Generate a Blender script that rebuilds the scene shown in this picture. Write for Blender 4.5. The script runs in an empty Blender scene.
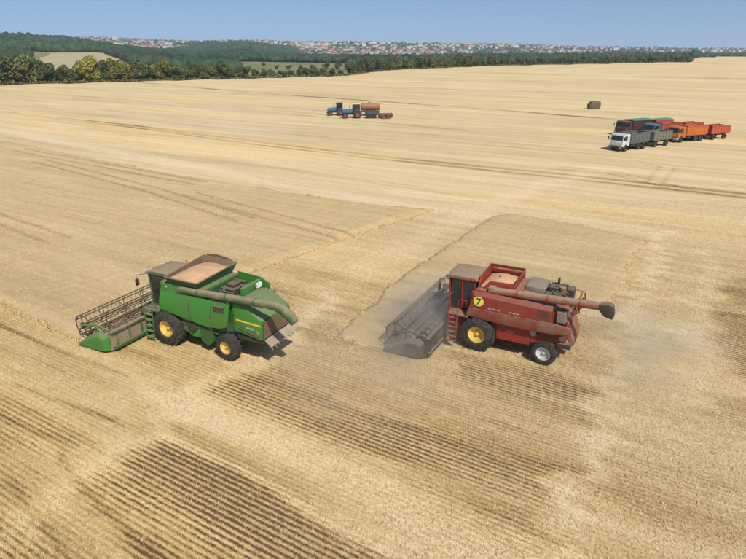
import bpy, bmesh, math, random
import numpy as np
from mathutils import Vector, Matrix

random.seed(7)
rng = np.random.default_rng(7)
scene = bpy.context.scene
COL = scene.collection
R = math.radians

# ------------------------------------------------------------------ camera
FPX, HOR, CAM_H = 580.0, 48.0, 14.0            # focal length and horizon row measured in the 746x559 photograph
PITCH = math.atan((279.5 - HOR) / FPX)
cam_d = bpy.data.cameras.new('camera')
cam = bpy.data.objects.new('camera', cam_d)
COL.objects.link(cam)
cam.location = (0, 0, CAM_H)
cam.rotation_euler = (math.pi / 2 - PITCH, 0, 0)
cam_d.sensor_fit = 'HORIZONTAL'
cam_d.sensor_width = 36.0
cam_d.lens = 36.0 * FPX / 746.0
cam_d.clip_start = 0.1
cam_d.clip_end = 30000
scene.camera = cam

# ------------------------------------------------------------------ world and sun
SUN_AZ, SUN_EL = R(-66), R(50)                  # direction towards the sun, counted from +X
SUN = Vector((math.cos(SUN_AZ) * math.cos(SUN_EL), math.sin(SUN_AZ) * math.cos(SUN_EL), math.sin(SUN_EL)))
world = bpy.data.worlds.new('World')
scene.world = world
world.use_nodes = True
wn = world.node_tree
wn.nodes.clear()
w_out = wn.nodes.new('ShaderNodeOutputWorld')
w_bg = wn.nodes.new('ShaderNodeBackground')
w_sky = wn.nodes.new('ShaderNodeTexSky')
w_sky.sky_type = 'NISHITA'
w_sky.sun_disc = False
w_sky.sun_elevation = SUN_EL
w_sky.sun_rotation = math.atan2(SUN.x, SUN.y)
w_sky.altitude = 150
w_sky.air_density = 1.0
w_sky.dust_density = 0.35
w_sky.ozone_density = 3.0
w_bg.inputs['Strength'].default_value = 0.115
w_tc = wn.nodes.new('ShaderNodeTexCoord')          # the photograph's sky stays blue down to the skyline: read the sky a little higher
w_add = wn.nodes.new('ShaderNodeVectorMath'); w_add.operation = 'ADD'; w_add.inputs[1].default_value = (0, 0, 0.15)
wn.links.new(w_tc.outputs['Generated'], w_add.inputs[0])
wn.links.new(w_add.outputs[0], w_sky.inputs['Vector'])
wn.links.new(w_sky.outputs[0], w_bg.inputs['Color'])
wn.links.new(w_bg.outputs[0], w_out.inputs['Surface'])

sun_d = bpy.data.lights.new('sun', 'SUN')
sun_d.energy = 4.5
sun_d.angle = R(0.53)
sun_d.color = (1.0, 0.95, 0.86)
sun_o = bpy.data.objects.new('sun', sun_d)
COL.objects.link(sun_o)
sun_o.rotation_euler = (-SUN).to_track_quat('-Z', 'Y').to_euler()
sun_o.location = (0, 0, 80)

scene.view_settings.view_transform = 'Standard'
scene.view_settings.look = 'None'
scene.view_settings.gamma = 1
scene.view_settings.use_curve_mapping = False
scene.view_settings.exposure = 0.0
scene.cycles.volume_bounces = 1
scene.cycles.max_bounces = 6
scene.cycles.use_denoising = True

# ------------------------------------------------------------------ photo pixel -> place on the ground
CP, SP = math.cos(PITCH), math.sin(PITCH)
def gpt(px, py, h=0.0):
    x = (px - 373.0) / FPX
    y = -(py - 279.5) / FPX
    dy, dz = CP + y * SP, -SP + y * CP
    t = (h - CAM_H) / dz
    return np.array([x * t, dy * t])

def gpoly(pts):
    return np.array([gpt(*p) for p in pts])

TRAVEL = R(149.0)                                # the rows run along this direction
EU = np.array([math.cos(TRAVEL), math.sin(TRAVEL)])
ROW_GAP = 0.21
EV = np.array([math.sin(TRAVEL), -math.cos(TRAVEL)])   # across the rows, away from the camera

# ------------------------------------------------------------------ numpy noise and masks
_tab = np.random.default_rng(3).random((256, 256))
def vnoise(x, y):
    xi, yi = np.floor(x).astype(int), np.floor(y).astype(int)
    fx, fy = x - xi, y - yi
    fx, fy = fx * fx * (3 - 2 * fx), fy * fy * (3 - 2 * fy)
    a = _tab[xi & 255, yi & 255]; b = _tab[(xi + 1) & 255, yi & 255]
    c = _tab[xi & 255, (yi + 1) & 255]; d = _tab[(xi + 1) & 255, (yi + 1) & 255]
    return (a * (1 - fx) + b * fx) * (1 - fy) + (c * (1 - fx) + d * fx) * fy
def fbm(x, y, o=3):
    s, a, t = 0, 0.5, 0
    for k in range(o):
        s = s + a * vnoise(x * 2 ** k + 17 * k, y * 2 ** k + 31 * k); t += a; a *= 0.5
    return s / t
def inside(poly, x, y):
    c = np.zeros(np.shape(x), bool)
    n = len(poly)
    for i in range(n):
        x0, y0 = poly[i]; x1, y1 = poly[(i + 1) % n]
        if y0 == y1: continue
        m = ((y0 > y) != (y1 > y)) & (x < (x1 - x0) * (y - y0) / (y1 - y0) + x0)
        c ^= m
    return c
def seg_dist(pts, x, y):
    d = np.full(np.shape(x), 1e9)
    for i in range(len(pts) - 1):
        a, b = np.array(pts[i]), np.array(pts[i + 1])
        v = b - a; L = v @ v
        t = np.clip(((x - a[0]) * v[0] + (y - a[1]) * v[1]) / L, 0, 1)
        d = np.minimum(d, np.hypot(x - a[0] - t * v[0], y - a[1] - t * v[1]))
    return d
def track_dist(pts, x, y):
    """distance to a polyline, without rounded ends"""
    d = np.full(np.shape(x), 1e9)
    for i in range(len(pts) - 1):
        a, b = np.array(pts[i]), np.array(pts[i + 1])
        v = b - a; L = math.hypot(*v)
        t = ((x - a[0]) * v[0] + (y - a[1]) * v[1]) / (L * L)
        e = 0.3 / L
        q = np.abs((x - a[0]) * v[1] - (y - a[1]) * v[0]) / L
        d = np.where((t > -e) & (t < 1 + e), np.minimum(d, q), d)
    return d
def poly_soft(poly, x, y, w):
    """1 inside, 0 outside, falling off over w metres either side of the outline"""
    d = seg_dist(list(poly) + [poly[0]], x, y)
    s = np.where(inside(poly, x, y), d, -d)
    return np.clip(0.5 + 0.5 * s / w, 0, 1)
def line_soft(pts, x, y, w):
    return np.clip(1.3 - seg_dist(pts, x, y) / w, 0, 1)

# ------------------------------------------------------------------ material helpers
MATS = {}
def new_mat(name):
    m = bpy.data.materials.new(name)
    m.use_nodes = True
    nt = m.node_tree
    nt.nodes.clear()
    out = nt.nodes.new('ShaderNodeOutputMaterial')
    bs = nt.nodes.new('ShaderNodeBsdfPrincipled')
    nt.links.new(bs.outputs[0], out.inputs['Surface'])
    MATS[name] = m
    return m, nt, bs
def N(nt, t, **kw):
    n = nt.nodes.new(t)
    for k, v in kw.items():
        if k in n.inputs: n.inputs[k].default_value = v
        else: setattr(n, k, v)
    return n
def ramp(nt, stops):
    n = nt.nodes.new('ShaderNodeValToRGB')
    e = n.color_ramp.elements
    while len(e) < len(stops): e.new(0.5)
    for k, (p, c) in enumerate(stops):
        e[k].position = p
        e[k].color = (c[0], c[1], c[2], 1) if not isinstance(c, (int, float)) else (c, c, c, 1)
    return n
def mixc(nt, a, b, fac, mode='MIX'):
    n = nt.nodes.new('ShaderNodeMix'); n.data_type = 'RGBA'; n.blend_type = mode
    for sock, v in ((n.inputs[0], fac), (n.inputs[6], a), (n.inputs[7], b)):
        if hasattr(v, 'is_linked'): nt.links.new(v, sock)
        elif isinstance(v, (int, float)): sock.default_value = v
        else: sock.default_value = (*v, 1)
    return n.outputs[2]
def mathn(nt, op, a, b=None, clamp=False):
    n = nt.nodes.new('ShaderNodeMath'); n.operation = op; n.use_clamp = clamp
    for s, v in zip(n.inputs, (a, b)):
        if v is None: continue
        if hasattr(v, 'is_linked'): nt.links.new(v, s)
        else: s.default_value = v
    return n.outputs[0]

DUST = (0.30, 0.225, 0.145)
def paint(name, col, dust=0.5, rough=0.45, metal=0.0, spread=0.35, scale=1.6, spec=0.4):
    """worn paint; field dust settles on faces that look up, and in patches on the rest"""
    m, nt, bs = new_mat(name)
    tc = N(nt, 'ShaderNodeTexCoord'); geo = N(nt, 'ShaderNodeNewGeometry')
    n1 = N(nt, 'ShaderNodeTexNoise', Scale=scale, Detail=6.0, Roughness=0.65)
    n2 = N(nt, 'ShaderNodeTexNoise', Scale=scale * 9, Detail=4.0, Roughness=0.7)
    nt.links.new(tc.outputs['Object'], n1.inputs['Vector']); nt.links.new(tc.outputs['Object'], n2.inputs['Vector'])
    sep = N(nt, 'ShaderNodeSeparateXYZ'); nt.links.new(geo.outputs['Normal'], sep.inputs[0])
    up = mathn(nt, 'MULTIPLY', mathn(nt, 'SUBTRACT', sep.outputs[2], 0.25, True), 1.25, True)
    r1 = ramp(nt, [(0.38, 0.0), (0.68, 1.0)]); nt.links.new(n1.outputs[0], r1.inputs[0])
    d = mathn(nt, 'ADD', mathn(nt, 'MULTIPLY', up, dust), mathn(nt, 'MULTIPLY', r1.outputs[0], dust * spread))
    r2 = ramp(nt, [(0.3, 0.55), (0.7, 1.25)]); nt.links.new(n2.outputs[0], r2.inputs[0])
    d = mathn(nt, 'MULTIPLY', d, r2.outputs[0], True)
    dark = tuple(c * 0.72 for c in col)
    base = mixc(nt, col, dark, r1.outputs[0])
    c = mixc(nt, base, DUST, d)
    nt.links.new(c, bs.inputs['Base Color'])
    rr = mathn(nt, 'ADD', mathn(nt, 'MULTIPLY', d, 0.5), rough, True)
    nt.links.new(rr, bs.inputs['Roughness'])
    bs.inputs['Metallic'].default_value = metal
    bs.inputs['Specular IOR Level'].default_value = spec
    bmp = N(nt, 'ShaderNodeBump', Strength=0.12, Distance=0.02)
    nt.links.new(n2.outputs[0], bmp.inputs['Height']); nt.links.new(bmp.outputs[0], bs.inputs['Normal'])
    return m
def mat(name): return MATS[name]

paint('green_paint', (0.042, 0.235, 0.034), 0.52, 0.38, spread=0.42)
paint('green_dark', (0.024, 0.115, 0.030), 0.55, 0.45)
paint('teal_green', (0.006, 0.070, 0.048), 0.35, 0.4)
paint('dusty_green', (0.040, 0.110, 0.035), 0.9, 0.6, spread=0.9)
paint('tank_inner', (0.16, 0.105, 0.06), 0.7, 0.7, spread=0.6)
paint('yellow_paint', (0.80, 0.54, 0.11), 0.35, 0.4)
paint('stripe_yellow', (0.85, 0.62, 0.03), 0.1, 0.4)
paint('red_paint', (0.27, 0.034, 0.021), 0.62, 0.45, spread=0.45)
paint('red_dusty', (0.27, 0.052, 0.032), 0.90, 0.6, spread=0.9)
paint('red_bright', (0.30, 0.028, 0.019), 0.45, 0.42)
paint('black_frame', (0.035, 0.033, 0.032), 0.6, 0.6)
paint('dark_engine', (0.045, 0.040, 0.036), 0.45, 0.6, scale=4)
paint('header_black', (0.038, 0.036, 0.036), 0.55, 0.6)
paint('reel_brown', (0.070, 0.045, 0.035), 0.6, 0.6)
paint('steel', (0.36, 0.35, 0.33), 0.5, 0.45, metal=0.6)
paint('silver_rim', (0.62, 0.61, 0.58), 0.25, 0.4)
paint('tailboard_tan', (0.40, 0.34, 0.24), 0.5, 0.65)
paint('deck_plate', (0.24, 0.20, 0.165), 0.6, 0.65)
paint('header_back', (0.30, 0.24, 0.15), 0.7, 0.7, spread=0.8)
paint('pale_plate', (0.52, 0.47, 0.38), 0.5, 0.6)
paint('white_paint', (0.66, 0.69, 0.71), 0.40, 0.4)
paint('grey_body', (0.115, 0.125, 0.130), 0.45, 0.55)
paint('olive_body', (0.17, 0.19, 0.14), 0.45, 0.6)
paint('orange_paint', (0.56, 0.145, 0.024), 0.42, 0.45)
paint('orange_red', (0.50, 0.095, 0.040), 0.45, 0.5)
paint('maroon_paint', (0.10, 0.032, 0.038), 0.4, 0.5)
paint('teal_cab', (0.035, 0.16, 0.21), 0.3, 0.45)
paint('tarp_green', (0.025, 0.26, 0.15), 0.15, 0.7)
paint('blue_paint', (0.028, 0.155, 0.29), 0.45, 0.5)
paint('navy_paint', (0.045, 0.070, 0.135), 0.4, 0.5)
paint('tank_rust', (0.36, 0.155, 0.085), 0.5, 0.6)
paint('harrow_rust', (0.20, 0.095, 0.075), 0.5, 0.7)
paint('chassis', (0.030, 0.028, 0.027), 0.4, 0.7)
paint('beacon', (0.75, 0.22, 0.02), 0.05, 0.3)
paint('lamp_white', (0.80, 0.80, 0.76), 0.1, 0.25)
paint('badge_yellow', (0.82, 0.66, 0.10), 0.12, 0.5)
paint('badge_black', (0.015, 0.014, 0.012), 0.05, 0.5)

m, nt, bs = new_mat('tyre')
tc = N(nt, 'ShaderNodeTexCoord'); n1 = N(nt, 'ShaderNodeTexNoise', Scale=5.0, Detail=5.0)
nt.links.new(tc.outputs['Object'], n1.inputs[0])
r1 = ramp(nt, [(0.3, (0.018, 0.017, 0.016)), (0.75, (0.075, 0.062, 0.048))])
nt.links.new(n1.outputs[0], r1.inputs[0]); nt.links.new(r1.outputs[0], bs.inputs['Base Color'])
bs.inputs['Roughness'].default_value = 0.85

m, nt, bs = new_mat('cab_glass')
bs.inputs['Base Color'].default_value = (0.018, 0.026, 0.024, 1)
bs.inputs['Roughness'].default_value = 0.12
bs.inputs['Specular IOR Level'].default_value = 0.7

m, nt, bs = new_mat('grain')
tc = N(nt, 'ShaderNodeTexCoord'); n1 = N(nt, 'ShaderNodeTexNoise', Scale=45.0, Detail=4.0); n2 = N(nt, 'ShaderNodeTexNoise', Scale=2.5, Detail=3.0)
nt.links.new(tc.outputs['Object'], n1.inputs[0]); nt.links.new(tc.outputs['Object'], n2.inputs[0])
r1 = ramp(nt, [(0.3, (0.46, 0.26, 0.13)), (0.7, (0.70, 0.43, 0.24))]); nt.links.new(n1.outputs[0], r1.inputs[0])
r2 = ramp(nt, [(0.3, 0.85), (0.7, 1.1)]); nt.links.new(n2.outputs[0], r2.inputs[0])
nt.links.new(mixc(nt, r1.outputs[0], r2.outputs[0], 1.0, 'MULTIPLY'), bs.inputs['Base Color'])
bs.inputs['Roughness'].default_value = 0.9
bmp = N(nt, 'ShaderNodeBump', Strength=0.5, Distance=0.02); nt.links.new(n1.outputs[0], bmp.inputs['Height']); nt.links.new(bmp.outputs[0], bs.inputs['Normal'])

# ground with stubble: attribute "straw" says how much cut straw lies on it
def field_material():
    m, nt, bs = new_mat('stubble_ground')
    geo = N(nt, 'ShaderNodeNewGeometry')
    mp = N(nt, 'ShaderNodeMapping'); mp.inputs['Rotation'].default_value = (0, 0, -TRAVEL)
    nt.links.new(geo.outputs['Position'], mp.inputs['Vector'])
    def noise(scale, detail=4.0, rough=0.6, stretch=None):
        n = N(nt, 'ShaderNodeTexNoise', Scale=scale, Detail=detail, Roughness=rough)
        if stretch:
            q = N(nt, 'ShaderNodeVectorMath', operation='MULTIPLY'); q.inputs[1].default_value = stretch
            nt.links.new(mp.outputs[0], q.inputs[0]); nt.links.new(q.outputs[0], n.inputs['Vector'])
        else: nt.links.new(mp.outputs[0], n.inputs['Vector'])
        return n.outputs[0]
    at = N(nt, 'ShaderNodeAttribute'); at.attribute_name = 'straw'
    fine = noise(9.0, 6.0, 0.7)
    mid = noise(2.1, 5.0, 0.7)
    streak = noise(0.42, 6.0, 0.62, (0.07, 1.0, 1.0))
    broad = noise(0.060, 5.0, 0.6, (0.10, 1.0, 1.0))
    comb = noise(1.9, 5.0, 0.65, (0.05, 1.0, 1.0))
    s = mathn(nt, 'ADD', at.outputs['Fac'], mathn(nt, 'MULTIPLY', mathn(nt, 'SUBTRACT', comb, 0.5), 0.60))
    # drilled rows: stalks stand on the crests, bare soil shows between them
    ba = N(nt, 'ShaderNodeAttribute'); ba.attribute_name = 'bare'
    sx = N(nt, 'ShaderNodeSeparateXYZ'); nt.links.new(mp.outputs[0], sx.inputs[0])
    tuft = noise(7.0, 4.0, 0.7, (0.55, 1.0, 1.0))
    gate = noise(0.55, 3.0, 0.6, (0.35, 1.0, 1.0))
    ph = mathn(nt, 'ADD', mathn(nt, 'MULTIPLY', sx.outputs[1], 2 * math.pi / ROW_GAP), mathn(nt, 'MULTIPLY', mathn(nt, 'SUBTRACT', tuft, 0.5), 4.0))
    row = mathn(nt, 'SUBTRACT', 0.5, mathn(nt, 'MULTIPLY', mathn(nt, 'COSINE', ph), 0.5))
    gr = ramp(nt, [(0.30, 0.40), (0.60, 1.0)]); nt.links.new(gate, gr.inputs[0])
    clump = noise(4.2, 5.0, 0.75)
    ck = ramp(nt, [(0.34, 0.35), (0.62, 1.35)]); nt.links.new(clump, ck.inputs[0])
    rowd = mathn(nt, 'MULTIPLY', mathn(nt, 'MULTIPLY', mathn(nt, 'POWER', row, 1.2), gr.outputs[0]), ck.outputs[0])
    s = mathn(nt, 'SUBTRACT', s, mathn(nt, 'MULTIPLY', ba.outputs['Fac'], mathn(nt, 'ADD', mathn(nt, 'MULTIPLY', rowd, 1.45), 0.17)))
    s = mathn(nt, 'ADD', s, mathn(nt, 'MULTIPLY', mathn(nt, 'SUBTRACT', fine, 0.5), 1.15))
    s = mathn(nt, 'ADD', s, mathn(nt, 'MULTIPLY', mathn(nt, 'SUBTRACT', mid, 0.5), 0.55))
    s = mathn(nt, 'ADD', s, mathn(nt, 'MULTIPLY', mathn(nt, 'SUBTRACT', streak, 0.5), 0.80))
    s = mathn(nt, 'ADD', s, mathn(nt, 'MULTIPLY', mathn(nt, 'SUBTRACT', broad, 0.5), 0.70), True)
    cr = ramp(nt, [(0.0, (0.135, 0.090, 0.050)), (0.30, (0.35, 0.235, 0.105)), (0.60, (0.57, 0.425, 0.215)), (1.0, (0.76, 0.61, 0.385))])
    nt.links.new(s, cr.inputs[0])
    tint = ramp(nt, [(0.35, (0.97, 1.0, 1.08)), (0.65, (1.04, 0.98, 0.84))]); nt.links.new(broad, tint.inputs[0])
    nt.links.new(mixc(nt, cr.outputs[0], tint.outputs[0], 1.0, 'MULTIPLY'), bs.inputs['Base Color'])
    bs.inputs['Roughness'].default_value = 0.95
    bs.inputs['Specular IOR Level'].default_value = 0.1
    bmp = N(nt, 'ShaderNodeBump', Strength=0.7, Distance=0.08)
    nt.links.new(fine, bmp.inputs['Height']); nt.links.new(bmp.outputs[0], bs.inputs['Normal'])
field_material()

def crop_material():
    m, nt, bs = new_mat('standing_wheat')
    geo = N(nt, 'ShaderNodeNewGeometry')
    mp = N(nt, 'ShaderNodeMapping'); mp.inputs['Rotation'].default_value = (0, 0, -TRAVEL)
    nt.links.new(geo.outputs['Position'], mp.inputs['Vector'])
    q = N(nt, 'ShaderNodeVectorMath', operation='MULTIPLY'); q.inputs[1].default_value = (0.1, 1, 0.3)
    nt.links.new(mp.outputs[0], q.inputs[0])
    n1 = N(nt, 'ShaderNodeTexNoise', Scale=7.0, Detail=6.0, Roughness=0.75); nt.links.new(mp.outputs[0], n1.inputs[0])
    n2 = N(nt, 'ShaderNodeTexNoise', Scale=0.35, Detail=5.0, Roughness=0.6); nt.links.new(q.outputs[0], n2.inputs[0])
    at = N(nt, 'ShaderNodeAttribute'); at.attribute_name = 'straw'
    q3 = N(nt, 'ShaderNodeVectorMath', operation='MULTIPLY'); q3.inputs[1].default_value = (0.045, 1, 0.3); nt.links.new(mp.outputs[0], q3.inputs[0])
    n3 = N(nt, 'ShaderNodeTexNoise', Scale=1.7, Detail=5.0, Roughness=0.65); nt.links.new(q3.outputs[0], n3.inputs[0])
    s = mathn(nt, 'ADD', mathn(nt, 'MULTIPLY', n1.outputs[0], 0.60), mathn(nt, 'ADD', mathn(nt, 'MULTIPLY', n2.outputs[0], 0.40), mathn(nt, 'MULTIPLY', mathn(nt, 'SUBTRACT', n3.outputs[0], 0.42), 0.55)))
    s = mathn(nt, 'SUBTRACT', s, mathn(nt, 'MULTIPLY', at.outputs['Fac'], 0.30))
    cr = ramp(nt, [(0.28, (0.42, 0.295, 0.145)), (0.55, (0.62, 0.46, 0.24)), (0.80, (0.78, 0.605, 0.345))])
    nt.links.new(s, cr.inputs[0]); nt.links.new(cr.outputs[0], bs.inputs['Base Color'])
    bs.inputs['Roughness'].default_value = 0.95; bs.inputs['Specular IOR Level'].default_value = 0.1
    bmp = N(nt, 'ShaderNodeBump', Strength=0.9, Distance=0.12)
    nt.links.new(n1.outputs[0], bmp.inputs['Height']); nt.links.new(bmp.outputs[0], bs.inputs['Normal'])
crop_material()

m, nt, bs = new_mat('straw_blades')
at = N(nt, 'ShaderNodeAttribute'); at.attribute_name = 'tone'
nt.links.new(at.outputs['Color'], bs.inputs['Base Color'])
bs.inputs['Roughness'].default_value = 0.8; bs.inputs['Specular IOR Level'].default_value = 0.2

def leaf_mat(name, lo, hi, obj_var=0.25, thin=0.15):
    m, nt, bs = new_mat(name)
    at = N(nt, 'ShaderNodeAttribute'); at.attribute_name = 'tone'
    oi = N(nt, 'ShaderNodeObjectInfo')
    c = mixc(nt, lo, hi, at.outputs['Fac'])
    v = mathn(nt, 'ADD', mathn(nt, 'MULTIPLY', oi.outputs['Random'], obj_var * 2), 1 - obj_var)
    cv = N(nt, 'ShaderNodeCombineColor')
    for k in range(3): nt.links.new(v, cv.inputs[k])
    nt.links.new(mixc(nt, c, cv.outputs[0], 1.0, 'MULTIPLY'), bs.inputs['Base Color'])
    bs.inputs['Roughness'].default_value = 0.7; bs.inputs['Specular IOR Level'].default_value = 0.2
    tr = N(nt, 'ShaderNodeBsdfTranslucent'); mx = N(nt, 'ShaderNodeMixShader'); mx.inputs[0].default_value = thin
    nt.links.new(bs.inputs['Base Color'].links[0].from_socket, tr.inputs['Color'])
    out = [n for n in nt.nodes if n.type == 'OUTPUT_MATERIAL'][0]
    nt.links.new(bs.outputs[0], mx.inputs[1]); nt.links.new(tr.outputs[0], mx.inputs[2]); nt.links.new(mx.outputs[0], out.inputs['Surface'])
leaf_mat('leaves_dark', (0.070, 0.102, 0.042), (0.185, 0.215, 0.088))
leaf_mat('leaves_mid', (0.080, 0.110, 0.042), (0.215, 0.240, 0.095))
leaf_mat('leaves_yellow', (0.16, 0.165, 0.045), (0.40, 0.37, 0.09))
leaf_mat('leaves_brown', (0.095, 0.095, 0.048), (0.25, 0.21, 0.10))
leaf_mat('forest_leaves', (0.010, 0.030, 0.018), (0.058, 0.092, 0.040), 0.0, 0.0)
m, nt, bs = new_mat('bark')
tc = N(nt, 'ShaderNodeTexCoord'); n1 = N(nt, 'ShaderNodeTexNoise', Scale=6.0); nt.links.new(tc.outputs['Object'], n1.inputs[0])
r1 = ramp(nt, [(0.3, (0.05, 0.038, 0.026)), (0.7, (0.13, 0.10, 0.07))]); nt.links.new(n1.outputs[0], r1.inputs[0])
nt.links.new(r1.outputs[0], bs.inputs['Base Color']); bs.inputs['Roughness'].default_value = 0.9

def land_mat(name, a, b, scale, rough=0.95):
    m, nt, bs = new_mat(name)
    geo = N(nt, 'ShaderNodeNewGeometry')
    n1 = N(nt, 'ShaderNodeTexNoise', Scale=scale, Detail=6.0, Roughness=0.65); nt.links.new(geo.outputs['Position'], n1.inputs[0])
    r1 = ramp(nt, [(0.32, a), (0.68, b)]); nt.links.new(n1.outputs[0], r1.inputs[0])
    nt.links.new(r1.outputs[0], bs.inputs['Base Color']); bs.inputs['Roughness'].default_value = rough
    bs.inputs['Specular IOR Level'].default_value = 0.1
land_mat('meadow', (0.13, 0.15, 0.060), (0.27, 0.235, 0.115), 0.02)
land_mat('pale_field', (0.40, 0.32, 0.19), (0.47, 0.375, 0.22), 0.03)
land_mat('green_field', (0.12, 0.19, 0.055), (0.17, 0.23, 0.075), 0.03)
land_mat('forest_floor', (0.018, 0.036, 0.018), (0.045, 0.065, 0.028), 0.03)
land_mat('town_ground', (0.045, 0.070, 0.030), (0.15, 0.14, 0.085), 0.012)
land_mat('house_white', (0.62, 0.60, 0.55), (0.72, 0.70, 0.66), 0.05)
land_mat('house_cream', (0.52, 0.42, 0.30), (0.60, 0.50, 0.36), 0.05)
land_mat('house_brick', (0.34, 0.17, 0.11), (0.42, 0.22, 0.15), 0.05)
land_mat('roof_red', (0.24, 0.10, 0.075), (0.33, 0.15, 0.11), 0.08)
land_mat('roof_brown', (0.17, 0.09, 0.065), (0.23, 0.12, 0.09), 0.08)
land_mat('roof_grey', (0.28, 0.28, 0.28), (0.36, 0.36, 0.36), 0.08)
land_mat('roof_white', (0.68, 0.69, 0.70), (0.76, 0.77, 0.78), 0.08)
land_mat('window_dark', (0.05, 0.06, 0.07), (0.07, 0.08, 0.09), 0.5, 0.3)
land_mat('old_straw', (0.085, 0.068, 0.052), (0.20, 0.155, 0.115), 2.2)

# ------------------------------------------------------------------ mesh builder
class B:
    def __init__(s): s.v, s.f = [], []
    def add(s, vs, fs):
        o = len(s.v); s.v += [tuple(p) for p in vs]; s.f += [tuple(o + i for i in f) for f in fs]; return s
    def box(s, x0, x1, y0, y1, z0, z1, M=None):
        vs = [Vector((x, y, z)) for x in (x0, x1) for y in (y0, y1) for z in (z0, z1)]
        if M: vs = [M @ p for p in vs]
        return s.add(vs, [(0, 1, 3, 2), (4, 6, 7, 5), (0, 4, 5, 1), (2, 3, 7, 6), (0, 2, 6, 4), (1, 5, 7, 3)])
    def prism(s, prof, y0, y1, prof2=None):
        """closed outline in x,z pulled from y0 to y1"""
        p2 = prof2 or prof; n = len(prof)
        vs = [(x, y0, z) for x, z in prof] + [(x, y1, z) for x, z in p2]
        fs = [tuple(range(n)), tuple(range(2 * n - 1, n - 1, -1))] + [(i, i + n, (i + 1) % n + n, (i + 1) % n) for i in range(n)]
        return s.add(vs, fs)
    def plate(s, quad, t):
        """four points in space, given a thickness along their normal"""
        q = [Vector(p) for p in quad]
        n = (q[1] - q[0]).cross(q[-1] - q[0]).normalized() * t
        k = len(q)
        return s.add(q + [p + n for p in q], [tuple(range(k - 1, -1, -1)), tuple(range(k, 2 * k))] + [(i, (i + 1) % k, (i + 1) % k + k, i + k) for i in range(k)])
    def tube(s, pts, r, n=10, caps=True):
        pts = [Vector(p) for p in pts]
        rs = r if isinstance(r, (list, tuple)) else [r] * len(pts)
        vs, fs = [], []
        for i, p in enumerate(pts):
            d = (pts[min(i + 1, len(pts) - 1)] - pts[max(i - 1, 0)]).normalized()
            a = d.orthogonal().normalized() if abs(d.z) > 0.95 else d.cross(Vector((0, 0, 1))).normalized()
            b = d.cross(a).normalized()
            for k in range(n):
                t = 2 * math.pi * k / n
                vs.append(p + (a * math.cos(t) + b * math.sin(t)) * rs[i])
        for i in range(len(pts) - 1):
            for k in range(n):
                fs.append((i * n + k, i * n + (k + 1) % n, (i + 1) * n + (k + 1) % n, (i + 1) * n + k))
        if caps:
            fs.append(tuple(range(n - 1, -1, -1))); fs.append(tuple(range((len(pts) - 1) * n, len(pts) * n)))
        return s.add(vs, fs)
    def lathe(s, prof, n=32, c=(0, 0, 0)):
        """closed outline (radius, y) spun round the y axis"""
        k = len(prof); vs, fs = [], []
        for i in range(n):
            t = 2 * math.pi * i / n
            for r_, y in prof: vs.append((c[0] + r_ * math.cos(t), c[1] + y, c[2] + r_ * math.sin(t)))
        for i in range(n):
            j = (i + 1) % n
            for a in range(k):
                b = (a + 1) % k
                fs.append((i * k + a, i * k + b, j * k + b, j * k + a))
        return s.add(vs, fs)
    def grid(s, rows, t=0.0):
        """rows of points joined into a sheet, optionally thickened in -normal"""
        m_, n_ = len(rows), len(rows[0])
        vs = [p for r_ in rows for p in r_]
        return s.add(vs, [(i * n_ + j, i * n_ + j + 1, (i + 1) * n_ + j + 1, (i + 1) * n_ + j) for i in range(m_ - 1) for j in range(n_ - 1)])
    def mesh(s, name, mats, bevel=0, smooth=None, thick=0):
        me = bpy.data.meshes.new(name)
        me.from_pydata(s.v, [], s.f)
        bm = bmesh.new(); bm.from_mesh(me)
        if thick:
            bmesh.ops.solidify(bm, geom=bm.faces[:], thickness=thick)
        bmesh.ops.recalc_face_normals(bm, faces=bm.faces[:])
        if bevel:
            es = [e for e in bm.edges if len(e.link_faces) == 2 and e.calc_face_angle(0) > 0.5]
            bmesh.ops.bevel(bm, geom=es, offset=bevel, segments=2, affect='EDGES', profile=0.6, clamp_overlap=True)
        bm.to_mesh(me); bm.free()
        for mm in (mats if isinstance(mats, (list, tuple)) else [mats]): me.materials.append(mat(mm))
        if smooth:
            me.polygons.foreach_set('use_smooth', [True] * len(me.polygons))
            me.set_sharp_from_angle(angle=R(smooth))
        return me
    def part(s, name, m_, parent=None, bevel=0, smooth=None, thick=0):
        return link(name, s.mesh(name, m_, bevel, smooth, thick), parent)
def link(name, me, parent=None, loc=None, rot=None):
    o = bpy.data.objects.new(name, me); COL.objects.link(o)
    if parent: o.parent = parent
    if loc: o.location = loc
    if rot: o.rotation_euler = rot
    return o
def tag(o, label, cat=None, group=None, kind=None):
    o['label'] = label
    if cat: o['category'] = cat
    if group: o['group'] = group
    if kind: o['kind'] = kind
    return o
def thing(name, label, cat, loc, rz=0, group=None):
    o = link(name, None, None, loc, (0, 0, rz))
    o.empty_display_size = 0.5
    return tag(o, label, cat, group)
def copy_tree(o, parent=None):
    c = o.copy(); COL.objects.link(c); c.parent = parent
    for ch in [q for q in o.children]: copy_tree(ch, c)
    return c
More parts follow.
